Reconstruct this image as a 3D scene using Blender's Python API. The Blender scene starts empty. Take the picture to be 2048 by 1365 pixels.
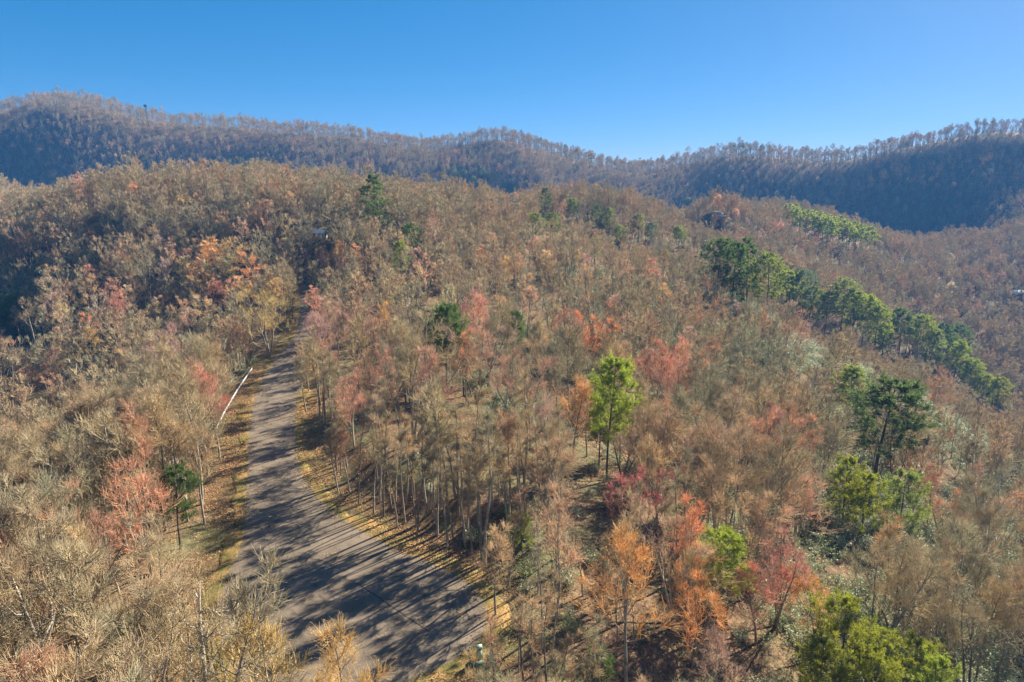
import bpy, math, random
import numpy as np
from mathutils import Vector, Matrix
random.seed(7)
rng = np.random.default_rng(7)
scene = bpy.context.scene
COL = scene.collection
R = math.radians

# ------------------------------------------------------------------ camera, sky, sun
PITCH = R(13.7); CAMZ = 40.0; FPX = 1365.0
cam_d = bpy.data.cameras.new('camera'); cam = bpy.data.objects.new('camera', cam_d); COL.objects.link(cam)
cam_d.lens = 24.0; cam_d.sensor_width = 36.0; cam_d.clip_start = 0.5; cam_d.clip_end = 12000
cam.location = (0, 0, CAMZ); cam.rotation_euler = (R(90) - PITCH, 0, 0)
scene.camera = cam
SUN_EL = R(31); SUN_AZ = R(45)          # azimuth measured from the view axis (+Y) to the right (+X)
world = bpy.data.worlds.new('World'); scene.world = world; world.use_nodes = True
wn = world.node_tree
bg = wn.nodes['Background']
sky = wn.nodes.new('ShaderNodeTexSky'); sky.sky_type = 'NISHITA'; sky.sun_disc = False
sky.sun_elevation = SUN_EL; sky.sun_rotation = SUN_AZ
sky.altitude = 900; sky.air_density = 0.6; sky.dust_density = 0.45; sky.ozone_density = 8.0
gm = wn.nodes.new('ShaderNodeGamma'); gm.inputs[1].default_value = 0.5
hs_ = wn.nodes.new('ShaderNodeHueSaturation'); hs_.inputs['Saturation'].default_value = 1.65
wn.links.new(sky.outputs[0], gm.inputs[0]); wn.links.new(gm.outputs[0], hs_.inputs['Color'])
wn.links.new(hs_.outputs[0], bg.inputs[0]); bg.inputs[1].default_value = 0.098
sun_d = bpy.data.lights.new('sun', 'SUN'); sun = bpy.data.objects.new('sun', sun_d); COL.objects.link(sun)
sun_d.energy = 5.0; sun_d.angle = R(0.5); sun_d.color = (1.0, 0.90, 0.74)
sd = Vector((math.sin(SUN_AZ) * math.cos(SUN_EL), math.cos(SUN_AZ) * math.cos(SUN_EL), math.sin(SUN_EL)))
sun.rotation_euler = sd.to_track_quat('Z', 'Y').to_euler()
scene.view_settings.view_transform = 'Standard'; scene.view_settings.look = 'None'
scene.view_settings.exposure = 1.62; scene.view_settings.gamma = 1.0
scene.render.engine = 'CYCLES'

# ------------------------------------------------------------------ helpers
def ray(px, py):
    u = (px - 1024) / FPX; v = (682.5 - py) / FPX
    c, s = math.cos(PITCH), math.sin(PITCH)
    return np.array([u, c + v * s, -s + v * c])
def at(px, py, Y, h=0.0):
    d = ray(px, py); t = Y / d[1]
    return (d[0] * t, Y, CAMZ + d[2] * t - h)
def on_plane(px, py, z=0.0):
    d = ray(px, py); t = (z - CAMZ) / d[2]
    return (d[0] * t, d[1] * t)
def project(p):
    p = np.asarray(p, float).reshape(-1, 3)
    c, s = math.cos(PITCH), math.sin(PITCH)
    dep = p[:, 1] * c - (p[:, 2] - CAMZ) * s
    up = p[:, 1] * s + (p[:, 2] - CAMZ) * c
    dep = np.where(dep > 0.5, dep, 1e-6)
    return np.stack([1024 + FPX * p[:, 0] / dep, 682.5 - FPX * up / dep, dep], 1)

def tag(o, label=None, cat=None, group=None, kind=None):
    if label: o['label'] = label
    if cat: o['category'] = cat
    if group: o['group'] = group
    if kind: o['kind'] = kind
    return o
def mesh_np(name, V, F, mats, mi=None, smooth=False):
    """V (n,3) verts; F list of (m,k) int arrays; mi list of material indices per array"""
    me = bpy.data.meshes.new(name)
    V = np.asarray(V, np.float32)
    me.vertices.add(len(V)); me.vertices.foreach_set('co', V.ravel())
    F = [np.asarray(f, np.int32) for f in F]
    nl = sum(f.size for f in F); npoly = sum(len(f) for f in F)
    me.loops.add(nl); me.loops.foreach_set('vertex_index', np.concatenate([f.ravel() for f in F]))
    starts = []; tot = 0; mis = []
    for i, f in enumerate(F):
        k = f.shape[1]; starts.append(tot + np.arange(len(f)) * k); tot += f.size
        mis.append(np.full(len(f), mi[i] if mi else 0))
    me.polygons.add(npoly)
    me.polygons.foreach_set('loop_start', np.concatenate(starts).astype(np.int32))
    me.polygons.foreach_set('material_index', np.concatenate(mis).astype(np.int32))
    if smooth: me.polygons.foreach_set('use_smooth', np.ones(npoly, bool))
    for m in mats: me.materials.append(m)
    me.update(calc_edges=True)
    return me
def link(name, me, parent=None, loc=None):
    o = bpy.data.objects.new(name, me); COL.objects.link(o)
    if parent: o.parent = parent
    if loc is not None: o.location = loc
    return o
def empty(name, loc, rz=0.0):
    o = bpy.data.objects.new(name, None); COL.objects.link(o)
    o.location = loc; o.rotation_euler = (0, 0, rz); o.empty_display_size = 0.5
    return o
class MB:
    def __init__(s): s.V = []; s.F = {}; s.n = 0; 
    def add(s, V, F):
        V = np.asarray(V, float)
        for f in F: s.F.setdefault(len(f), []).append([i + s.n for i in f])
        s.V.append(V); s.n += len(V)
    def box(s, c, d, rz=0.0, taper=1.0):
        x, y, z = [q / 2 for q in d]
        V = np.array([(-x, -y, -z), (x, -y, -z), (x, y, -z), (-x, y, -z), (-x * taper, -y * taper, z), (x * taper, -y * taper, z), (x * taper, y * taper, z), (-x * taper, y * taper, z)])
        ca, sa = math.cos(rz), math.sin(rz)
        V = np.stack([V[:, 0] * ca - V[:, 1] * sa, V[:, 0] * sa + V[:, 1] * ca, V[:, 2]], 1) + np.array(c)
        s.add(V, [(0, 3, 2, 1), (4, 5, 6, 7), (0, 1, 5, 4), (1, 2, 6, 5), (2, 3, 7, 6), (3, 0, 4, 7)])
    def tube(s, pts, r, n=8):
        pts = [Vector(p) for p in pts]; rs = r if isinstance(r, (list, tuple)) else [r] * len(pts)
        V = []; F = []
        for i, p in enumerate(pts):
            d = (pts[min(i + 1, len(pts) - 1)] - pts[max(i - 1, 0)]).normalized()
            a = d.cross(Vector((0, 0, 1)));
            if a.length < 1e-3: a = Vector((1, 0, 0))
            a.normalize(); b = d.cross(a)
            for k in range(n):
                t = 2 * math.pi * k / n; V.append(p + (a * math.cos(t) + b * math.sin(t)) * rs[i])
        for i in range(len(pts) - 1):
            for k in range(n): F.append((i * n + k, i * n + (k + 1) % n, (i + 1) * n + (k + 1) % n, (i + 1) * n + k))
        F.append(tuple(range(n))[::-1]); F.append(tuple(range((len(pts) - 1) * n, len(pts) * n)))
        s.add(V, F)
    def build(s, name, m, parent=None, loc=None):
        fs = [np.array(f) for f in s.F.values()]
        return link(name, mesh_np(name, np.concatenate(s.V), fs, [m]), parent, loc)

# ------------------------------------------------------------------ materials
def new_mat(name, rough=0.8, spec=0.3):
    m = bpy.data.materials.new(name); m.use_nodes = True
    b = m.node_tree.nodes['Principled BSDF']; b.inputs['Roughness'].default_value = rough
    b.inputs['Specular IOR Level'].default_value = spec
    return m, m.node_tree, b
def N(nt, t, **kw):
    n = nt.nodes.new(t)
    for k, v in kw.items(): setattr(n, k, v)
    return n
def ramp(nt, fac, stops, interp='LINEAR'):
    r = N(nt, 'ShaderNodeValToRGB'); cr = r.color_ramp; cr.interpolation = interp
    while len(cr.elements) < len(stops): cr.elements.new(0.5)
    for e, (p, c) in zip(cr.elements, stops): e.position = p; e.color = (*c, 1)
    nt.links.new(fac, r.inputs[0]); return r.outputs[0]
def noise(nt, scale, detail=3, rough=0.6, obj=False, vec=None):
    n = N(nt, 'ShaderNodeTexNoise'); n.inputs['Scale'].default_value = scale
    n.inputs['Detail'].default_value = detail; n.inputs['Roughness'].default_value = rough
    if vec is None:
        g = N(nt, 'ShaderNodeTexCoord') if obj else N(nt, 'ShaderNodeNewGeometry')
        vec = g.outputs['Object'] if obj else g.outputs['Position']
    nt.links.new(vec, n.inputs['Vector']); return n.outputs['Fac']
def mixc(nt, fac, a, b, mode='MIX'):
    m = N(nt, 'ShaderNodeMix', data_type='RGBA', blend_type=mode)
    for s, v in ((m.inputs[0], fac), (m.inputs[6], a), (m.inputs[7], b)):
        if isinstance(v, (int, float)): s.default_value = v
        elif isinstance(v, tuple): s.default_value = (*v, 1)
        else: nt.links.new(v, s)
    return m.outputs[2]
def flat(name, c, rough=0.7, spec=0.3, nscale=None, namp=0.25, metal=0.0):
    m, nt, b = new_mat(name, rough, spec); b.inputs['Metallic'].default_value = metal
    f = noise(nt, nscale or 3.0, 4)
    c1 = tuple(x * (1 - namp) for x in c); c2 = tuple(min(1, x * (1 + namp)) for x in c)
    nt.links.new(ramp(nt, f, [(0.3, c1), (0.7, c2)]), b.inputs['Base Color'])
    return m
def rand_mat(name, stops, rough=0.85, spec=0.15, trans=0.0, vary=0.35, use_color=False, clump=0.6):
    """colour per tree (object random or object colour) times small-scale variation in the plant's own tissue"""
    m, nt, b = new_mat(name, rough, spec)
    oi = N(nt, 'ShaderNodeObjectInfo')
    base = oi.outputs['Color'] if use_color else ramp(nt, oi.outputs['Random'], stops)
    f = noise(nt, clump, 4, 0.75)
    v = ramp(nt, f, [(0.32, (1 - vary,) * 3), (0.68, (1 + vary,) * 3)])
    nt.links.new(mixc(nt, 1.0, base, v, 'MULTIPLY'), b.inputs['Base Color'])
    if trans > 0:
        tr = N(nt, 'ShaderNodeBsdfTranslucent'); mx = N(nt, 'ShaderNodeMixShader'); mx.inputs[0].default_value = trans
        nt.links.new(mixc(nt, 1.0, base, v, 'MULTIPLY'), tr.inputs[0])
        nt.links.new(b.outputs[0], mx.inputs[1]); nt.links.new(tr.outputs[0], mx.inputs[2])
        nt.links.new(mx.outputs[0], nt.nodes['Material Output'].inputs[0])
    return m
M_bark = rand_mat('bark', [(0.0, (0.17, 0.14, 0.10)), (0.5, (0.28, 0.24, 0.18)), (1.0, (0.34, 0.30, 0.24))], vary=0.5, clump=1.5)
TW = [(0.0, (0.60, 0.48, 0.28)), (0.15, (0.48, 0.43, 0.29)), (0.3, (0.64, 0.51, 0.31)), (0.45, (0.52, 0.49, 0.33)), (0.6, (0.66, 0.50, 0.32)), (0.75, (0.46, 0.44, 0.30)), (0.9, (0.70, 0.47, 0.31)), (1.0, (0.60, 0.54, 0.34))]
M_twig = rand_mat('twig_bark', TW, trans=0.45, vary=0.3)
M_twigc = rand_mat('twig_bark_tinted', None, use_color=True, trans=0.45, vary=0.3)
M_bud = rand_mat('budding_leaf', None, use_color=True, trans=0.45, vary=0.3, rough=0.6)
M_need = rand_mat('pine_needle', None, use_color=True, trans=0.5, vary=0.4, rough=0.55, spec=0.35, clump=0.9)
M_pbark = flat('pine_bark', (0.10, 0.075, 0.06), nscale=2)
M_wbark = flat('pale_bark', (0.33, 0.30, 0.25), nscale=3)
M_laurel = rand_mat('laurel_leaf', [(0, (0.13, 0.18, 0.06)), (0.4, (0.24, 0.28, 0.13)), (0.7, (0.36, 0.40, 0.22)), (1, (0.46, 0.47, 0.30))], rough=0.5, spec=0.6, trans=0.35, vary=0.4)
M_litterleaf = rand_mat('fallen_leaf', [(0, (0.42, 0.25, 0.11)), (0.5, (0.52, 0.34, 0.16)), (1, (0.38, 0.22, 0.12))], vary=0.4, clump=2)
M_grassblade = rand_mat('grass_blade', [(0, (0.30, 0.27, 0.06)), (0.5, (0.45, 0.34, 0.09)), (1, (0.20, 0.24, 0.05))], vary=0.3, trans=0.3, clump=0.8)

# ------------------------------------------------------------------ terrain height
def hash2(ix, iy, s):
    h = (ix * 374761393 + iy * 668265263 + s * 1274126177) & 0x7fffffff
    h = ((h ^ (h >> 13)) * 1103515245 + 12345) & 0x7fffffff
    return ((h ^ (h >> 16)) & 0xffff) / 65535.0
def vnoise(x, y, s=0):
    ix = np.floor(x).astype(np.int64); iy = np.floor(y).astype(np.int64)
    fx = x - ix; fy = y - iy; fx = fx * fx * (3 - 2 * fx); fy = fy * fy * (3 - 2 * fy)
    a = hash2(ix, iy, s); b = hash2(ix + 1, iy, s); c = hash2(ix, iy + 1, s); d = hash2(ix + 1, iy + 1, s)
    return (a * (1 - fx) + b * fx) * (1 - fy) + (c * (1 - fx) + d * fx) * fy - 0.5
EDGE_L = [(606, 560), (600, 600), (598, 640), (588, 680), (556, 710), (528, 755), (508, 800), (500, 850), (498, 900), (496, 960), (494, 1010), (491, 1060), (482, 1105), (462, 1140), (446, 1180), (440, 1220), (446, 1270), (462, 1320), (482, 1362)]
EDGE_R = [(620, 560), (618, 600), (622, 640), (622, 680), (612, 720), (600, 770), (590, 830), (588, 880), (592, 915), (604, 950), (632, 995), (680, 1038), (735, 1070), (800, 1105), (870, 1130), (925, 1160), (960, 1195), (974, 1230), (966, 1268), (944, 1295), (885, 1330), (815, 1362)]
def zr(y): 
    t = np.clip((np.asarray(y, float) - 150) / 90, 0, 1); return 14 * t * t
def edge_pts(E):
    out = []
    for px, py in E:
        d = ray(px, py); Y = 60.0
        # intersect with the road surface z = zr(Y)
        for k in range(4000):
            Y = 25 + k * 0.1; t = Y / d[1]
            if CAMZ + d[2] * t <= zr(Y): break
        out.append((d[0] * t, Y))
    return out
EL = sorted(edge_pts(EDGE_L), key=lambda p: p[1]); ER = sorted(edge_pts(EDGE_R), key=lambda p: p[1])
yl0, yr0 = EL[0], ER[0]
cxb = (yl0[0] + yr0[0]) / 2; rb = (yr0[0] - yl0[0]) / 2; y0b = min(yl0[1], yr0[1])
EL = [(cxb - rb * math.cos(a), y0b - 7.5 * math.sin(a)) for a in (1.5, 1.2, 0.9, 0.6, 0.3)] + EL
ER = [(cxb + rb * math.cos(a), y0b - 7.5 * math.sin(a)) for a in (1.5, 1.2, 0.9, 0.6, 0.3)] + ER
ELa, ERa = np.array(EL), np.array(ER)
def xl(y): return np.interp(y, ELa[:, 1], ELa[:, 0])
def xr(y): return np.interp(y, ERa[:, 1], ERa[:, 0])
YR0, YR1 = max(EL[0][1], ER[0][1]), min(EL[-1][1], ER[-1][1])
poly = np.array(EL + ER[::-1])
def road_dist(x, y):
    """distance outside the road outline, 0 inside"""
    x = np.asarray(x, float); y = np.asarray(y, float); sh = x.shape; x = x.ravel(); y = y.ravel()
    out = np.full(len(x), 99.0)
    m = (x > poly[:, 0].min() - 40) & (x < poly[:, 0].max() + 40) & (y > YR0 - 40) & (y < YR1 + 40)
    X, Y = x[m], y[m]
    if len(X):
        D = np.full(len(X), 99.0); A = poly; B = np.roll(poly, -1, 0)
        for a, b in zip(A, B):
            ab = b - a; L = (ab ** 2).sum() + 1e-9
            t = np.clip(((X - a[0]) * ab[0] + (Y - a[1]) * ab[1]) / L, 0, 1)
            D = np.minimum(D, np.hypot(X - a[0] - t * ab[0], Y - a[1] - t * ab[1]))
        inside = (Y > YR0) & (Y < YR1) & (X > xl(Y)) & (X < xr(Y))
        D[inside] = 0; out[m] = D
    return out.reshape(sh)
CP = [  # world points of the ground
    (0, 0, -8), (-40, 0, -10), (45, 0, -20), (-70, 25, -16), (-32, 25, -3), (0, 28, -3), (32, 30, -12), (70, 40, -28), (-120, 0, -30), (130, 0, -55),
    (-62, 62, -8), (-110, 60, -21), (14, 60, -2), (32, 62, -9), (62, 62, -22), (105, 70, -40), (-48, 55, -1.5),
    (0, 88, 1.5), (26, 92, -5), (50, 92, -12), (74, 112, -20), (112, 100, -36), (150, 110, -56),
    (-18, 98, 2), (-10, 130, 0.5), (30, 130, -5), (62, 150, -13), (102, 152, -25), (150, 150, -48),
    (-52, 92, -4), (-72, 92, -12), (-104, 100, -20), (-72, 130, -13), (-112, 140, -20), (-60, 160, -1), (-160, 130, -32), (-150, 200, -16),
    (-100, 190, -6), (-200, 180, -30), (-32, 160, 2), (0, 180, 3), (40, 190, -1),
    (200, 240, -75), (170, 190, -60), (190, 270, -68), (300, 250, -95), (120, 300, -35), 
    (100, 420, -20), (-250, 480, -40), (-100, 480, -40), (50, 520, -30), (-450, 400, -50), (-300, 560, -75), (-50, 580, -75), (-430, 640, -80), (-200, 680, -80), (0, 690, -75), (150, 690, -55), (300, 720, -50), (420, 690, -45), (-560, 780, -10), (-330, 800, 0), (-120, 810, 5), (60, 830, 10),
    (-700, 600, -60), (-850, 800, -20), (800, 400, 20), (700, 200, -60), (-700, 200, -60), (0, -300, -60), (-600, -300, -80), (600, -300, -100), (-1500, 900, -40), (1500, 900, 60), (1700, 1800, 0), (-1700, 1800, 0), (0, 1800, -40), (1600, -400, -40), (-1600, -400, -40),
    (120, 800, 0), (-1400, 1200, -40), (1500, 1300, -40)]
PP = [  # (pixel x, pixel y, distance, canopy height above the ground) of things seen
    (640, 476, 235, 0), (200, 325, 290, 18), (350, 318, 290, 18), (500, 318, 290, 18), (640, 325, 290, 18), (800, 343, 300, 18), (900, 352, 320, 18), (1000, 358, 330, 18),
    (1150, 375, 350, 18), (1300, 385, 400, 18), (1430, 402, 430, 4), (1480, 404, 450, 17), (1535, 396, 480, 17), (1390, 396, 440, 17), (1480, 420, 420, 17), (120, 370, 270, 18), (20, 440, 250, 18),
    (1500, 500, 245, 20), (1430, 505, 260, 19), (1600, 575, 225, 19), (1700, 600, 212, 20), (1850, 665, 195, 20), (1950, 740, 175, 18), (2040, 850, 150, 17),
    (1024, 470, 215, 17), (1250, 480, 250, 17), (300, 480, 210, 17), (100, 520, 190, 17),
    (2040, 800, 290, 17), (2040, 700, 340, 17), (2000, 585, 420, 10), (1800, 600, 360, 17), (1800, 500, 450, 17), (1950, 450, 600, 17), (2040, 395, 680, 17), (2150, 380, 700, 17), (1680, 560, 325, 17), (1560, 470, 390, 17),
    (1590, 395, 520, 17), (1680, 420, 510, 17), (1750, 445, 500, 17), (1820, 480, 520, 17),
    (2048, 268, 800, 0), (2300, 262, 850, 0), (1950, 277, 810, 0), (1850, 292, 820, 0), (1750, 312, 840, 0), (1620, 325, 880, 0), (1500, 318, 900, 0), (1400, 322, 930, 0), (1310, 345, 960, 0), (1230, 352, 1050, 0),
    (1160, 325, 1000, 0), (1080, 307, 960, 0), (980, 285, 940, 0), (880, 298, 960, 0), (800, 292, 960, 0), (700, 272, 950, 0), (600, 268, 950, 0), (500, 262, 950, 0), (400, 250, 940, 0), (290, 240, 930, 0), (200, 236, 980, 0), (130, 210, 1050, 0), (60, 232, 1080, 0), (0, 258, 1080, 0), (-60, 275, 1060, 0), (-150, 300, 1050, 0), (-350, 340, 1050, 0), (-600, 350, 1050, 0),
    (90, 240, 860, 0), (0, 290, 850, 0), (-130, 315, 860, 0), (-300, 345, 870, 0), (0, 262, 960, 0), (-150, 300, 960, 0), (20, 385, 480, 10), (-100, 400, 450, 10)]
BACK = []
for p in PP:
    if p[2] > 780 and p[3] == 0 and p[1] < 360 and p[2] not in (860, 850, 870, 820):
        q_ = at(*p); BACK.append((q_[0] * 1.14, q_[1] * 1.14, q_[2] - 28)); BACK.append((q_[0] * 1.45, q_[1] * 1.45, q_[2] - 110))
ctrl = np.array([p for p in CP] + [at(*p) for p in PP] + BACK)
def tps(r2): return 0.5 * r2 * np.log(r2 + 1e-9)
SC = 300.0
cx = ctrl[:, :2] / SC; n_ = len(cx)
K = np.zeros((n_ + 3, n_ + 3))
d2 = ((cx[:, None] - cx[None]) ** 2).sum(2)
K[:n_, :n_] = tps(d2) + np.eye(n_) * 1e-3; K[:n_, n_] = 1; K[:n_, n_ + 1:] = cx; K[n_, :n_] = 1; K[n_ + 1:, :n_] = cx.T
wts = np.linalg.solve(K, np.concatenate([ctrl[:, 2], [0, 0, 0]]))
def ground(x, y):
    x = np.asarray(x, float); y = np.asarray(y, float); sh = x.shape; x = x.ravel(); y = y.ravel()
    z = wts[n_] + wts[n_ + 1] * x / SC + wts[n_ + 2] * y / SC
    for i in range(n_):
        z = z + wts[i] * tps((x / SC - cx[i, 0]) ** 2 + (y / SC - cx[i, 1]) ** 2)
    dist = np.hypot(x, y)
    far = np.clip((dist - 570) / 150, 0, 1)
    # gullies and spurs running down the far slopes
    g = 1 - np.abs(2 * vnoise(x / 130 + 3.1 + 0.3 * vnoise(x / 60, y / 60, 5), y / 300 + 1.7, 1)) * 2
    z = z + far * (g * 34 * np.clip((np.where(x > 120, 780, 900) - dist) / 120, 0.06, 1) + 14 * vnoise(x / 70, y / 110, 2))
    near = np.clip((dist - 60) / 100, 0, 1)
    z = z + near * (3.0 * vnoise(x / 40, y / 40, 3)) + 0.8 * vnoise(x / 9, y / 9, 4)
    d = road_dist(x, y)
    b = np.clip((d - 4.2) / 7, 0, 1); b = b * b * (3 - 2 * b)
    z = zr(y) * (1 - b) + z * b
    z = np.where(d < 4.2, z - 0.05, z)
    return z.reshape(sh)
def gz(x, y): return float(ground(np.array([x]), np.array([y]))[0])

# ------------------------------------------------------------------ ground sheet
def axis(lo, hi, c, s0, gr):
    a = [c]; s = s0
    while a[-1] < hi: a.append(a[-1] + s); s = min(s0 if abs(a[-1] - c) < 130 else s * gr, 26)
    b = [c]; s = s0
    while b[-1] > lo: b.append(b[-1] - s); s = min(s0 if abs(b[-1] - c) < 130 else s * gr, 26)
    return np.array(b[::-1] + a[1:])
gxs = axis(-1900, 1900, -10, 1.4, 1.03); gys = axis(-500, 2000, 100, 1.4, 1.03)
GX, GY = np.meshgrid(gxs, gys); GZ = ground(GX, GY)
nx, ny = len(gxs), len(gys)
V = np.stack([GX.ravel(), GY.ravel(), GZ.ravel()], 1)
I = np.arange(nx * ny).reshape(ny, nx)
F = np.stack([I[:-1, :-1].ravel(), I[:-1, 1:].ravel(), I[1:, 1:].ravel(), I[1:, :-1].ravel()], 1)
M_ground, nt, b = new_mat('forest_floor', 0.95, 0.1)
f1 = noise(nt, 0.12, 5, 0.6); f2 = noise(nt, 1.4, 6, 0.75)
c1 = ramp(nt, f2, [(0.3, (0.06, 0.04, 0.025)), (0.5, (0.15, 0.095, 0.055)), (0.7, (0.32, 0.21, 0.12))])
c2 = ramp(nt, f2, [(0.35, (0.06, 0.065, 0.03)), (0.65, (0.20, 0.18, 0.09))])
nt.links.new(mixc(nt, ramp(nt, f1, [(0.45, (0, 0, 0)), (0.62, (1, 1, 1))]), c1, c2), b.inputs['Base Color'])
tag(link('ground', mesh_np('ground', V, [F], [M_ground], smooth=True)), kind='structure')
_gxs, _gys, _GZ = gxs, gys, GZ
def gfast(x, y):
    x = np.asarray(x, float); y = np.asarray(y, float)
    i = np.clip(np.searchsorted(_gxs, x) - 1, 0, nx - 2); j = np.clip(np.searchsorted(_gys, y) - 1, 0, ny - 2)
    fx = (x - _gxs[i]) / (_gxs[i + 1] - _gxs[i]); fy = (y - _gys[j]) / (_gys[j + 1] - _gys[j])
    return (_GZ[j, i] * (1 - fx) + _GZ[j, i + 1] * fx) * (1 - fy) + (_GZ[j + 1, i] * (1 - fx) + _GZ[j + 1, i + 1] * fx) * fy

# ------------------------------------------------------------------ road and verge
M_road, nt, b = new_mat('worn_asphalt', 0.9, 0.2)
f1 = noise(nt, 0.25, 5, 0.65); f2 = noise(nt, 9.0, 5, 0.8); f3 = noise(nt, 1.3, 4, 0.7)
c = ramp(nt, f1, [(0.3, (0.135, 0.108, 0.078)), (0.5, (0.185, 0.148, 0.107)), (0.7, (0.24, 0.19, 0.136))])
c = mixc(nt, 1.0, c, ramp(nt, f2, [(0.25, (0.72, 0.72, 0.72)), (0.75, (1.2, 1.2, 1.2))]), 'MULTIPLY')
c = mixc(nt, 1.0, c, ramp(nt, f3, [(0.36, (0.80, 0.78, 0.76)), (0.46, (1, 1, 1)), (0.66, (1.08, 1.06, 1.04))]), 'MULTIPLY')
g_ = N(nt, 'ShaderNodeNewGeometry'); nz = N(nt, 'ShaderNodeTexNoise'); nz.inputs['Scale'].default_value = 0.8; nt.links.new(g_.outputs['Position'], nz.inputs['Vector'])
vm = mixc(nt, 0.5, g_.outputs['Position'], nz.outputs['Color'], 'LINEAR_LIGHT')
vo = N(nt, 'ShaderNodeTexVoronoi', feature='DISTANCE_TO_EDGE'); vo.inputs['Scale'].default_value = 0.16; nt.links.new(vm, vo.inputs['Vector'])
c = mixc(nt, 1.0, c, ramp(nt, vo.outputs['Distance'], [(0.0, (0.66, 0.65, 0.64)), (0.006, (0.9, 0.9, 0.9)), (0.012, (1, 1, 1))]), 'MULTIPLY')
f4 = noise(nt, 28, 3, 0.8)
c = mixc(nt, 1.0, c, ramp(nt, f4, [(0.3, (0.75, 0.75, 0.75)), (0.7, (1.22, 1.22, 1.22))]), 'MULTIPLY')
nt.links.new(c, b.inputs['Base Color'])
ys = np.concatenate([np.arange(YR0 + 0.02, YR1, 0.5)]); nr = 13
fr = np.linspace(0, 1, nr)
L, Rr = xl(ys), xr(ys)
wob = 0.35 * vnoise(ys * 1.3, ys * 0 + 2, 9) - .1; wob2 = 0.35 * vnoise(ys * 1.3, ys * 0 + 5, 10) + .1
L = L + wob; Rr = Rr + wob2
X = L[:, None] + (Rr - L)[:, None] * fr; Yg = np.repeat(ys[:, None], nr, 1)
V = np.stack([X.ravel(), Yg.ravel(), (zr(Yg)).ravel() + 0.008], 1)
I = np.arange(len(ys) * nr).reshape(len(ys), nr)
F = np.stack([I[:-1, :-1].ravel(), I[:-1, 1:].ravel(), I[1:, 1:].ravel(), I[1:, :-1].ravel()], 1)
road = tag(link('road', mesh_np('road', V, [F], [M_road])), kind='structure')
M_verge, nt, b = new_mat('dry_grass_verge', 0.95, 0.1)
f1 = noise(nt, 0.35, 5, 0.7); f2 = noise(nt, 7, 5, 0.8)
c1 = ramp(nt, f2, [(0.3, (0.12, 0.08, 0.035)), (0.5, (0.34, 0.21, 0.085)), (0.7, (0.55, 0.36, 0.15))])
c2 = ramp(nt, f2, [(0.3, (0.05, 0.05, 0.02)), (0.7, (0.24, 0.21, 0.07))])
nt.links.new(mixc(nt, ramp(nt, f1, [(0.42, (0, 0, 0)), (0.58, (1, 1, 1))]), c1, c2), b.inputs['Base Color'])
# verge: a skirt round the outline of the road, dipping into the ground at its outer edge
pl = np.array([(p[0], p[1]) for p in EL if p[1] < YR1 - 1] )
def resample(P, s):
    P = np.array(P); d = np.r_[0, np.cumsum(np.hypot(*np.diff(P, axis=0).T))]
    t = np.arange(0, d[-1], s); return np.stack([np.interp(t, d, P[:, 0]), np.interp(t, d, P[:, 1])], 1)
ring = resample(EL[::-1] + ER, 0.7)
tg = np.gradient(ring, axis=0)
for _ in range(10): tg[1:-1] = (tg[:-2] + 2 * tg[1:-1] + tg[2:]) / 4
nn = np.stack([tg[:, 1], -tg[:, 0]], 1); nn /= np.linalg.norm(nn, axis=1)[:, None]
cen = np.array([(xl(ring[:, 1]) + xr(ring[:, 1])) / 2, ring[:, 1]]).T
nn = np.where(((ring - cen) * nn).sum(1)[:, None] < -0.5, -nn, nn)
w = 2.0 + 2.2 * vnoise(np.arange(len(ring)) * 0.13, np.zeros(len(ring)), 12) + 1.4 * vnoise(np.arange(len(ring)) * 0.6, np.zeros(len(ring)), 13)
offs = [(-0.4, 0.002), (0.35, 0.002), (1.3, 0.0), (0.95, -0.03), (1.0, -0.4)]
rows = []
for k, (o, dz) in enumerate(offs):
    q = ring + nn * (o if k < 2 else (w * (o if k > 2 else 0.5)) if k > 2 else 1.3)[:, None] if k > 2 else ring + nn * o
    rows.append(np.c_[q, zr(q[:, 1]) + dz])
V = np.concatenate(rows); m_ = len(ring); I = np.arange(5 * m_).reshape(5, m_)
F = np.stack([I[:-1, :-1].ravel(), I[:-1, 1:].ravel(), I[1:, 1:].ravel(), I[1:, :-1].ravel()], 1)
verge = tag(link('grass_verge', mesh_np('grass_verge', V, [F], [M_verge])), kind='structure')
# tar-sealed crack across the turning circle
mb = MB(); a0 = on_plane(714, 1166); a1 = on_plane(858, 1264); pts = []
for k in range(25):
    t = k / 24; pts.append((a0[0] + (a1[0] - a0[0]) * t + random.uniform(-.05, .05), a0[1] + (a1[1] - a0[1]) * t + random.uniform(-.05, .05)))
dv = Vector((a1[0] - a0[0], a1[1] - a0[1])).normalized(); pv = (-dv.y * 0.06, dv.x * 0.06)
Vc = []; 
for p in pts: Vc += [(p[0] - pv[0], p[1] - pv[1], 0.013), (p[0] + pv[0], p[1] + pv[1], 0.013)]
mb.add(Vc, [(2 * i, 2 * i + 2, 2 * i + 3, 2 * i + 1) for i in range(24)])
mb.build('sealed_crack', flat('tar', (0.03, 0.03, 0.03), 0.6), road)

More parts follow.
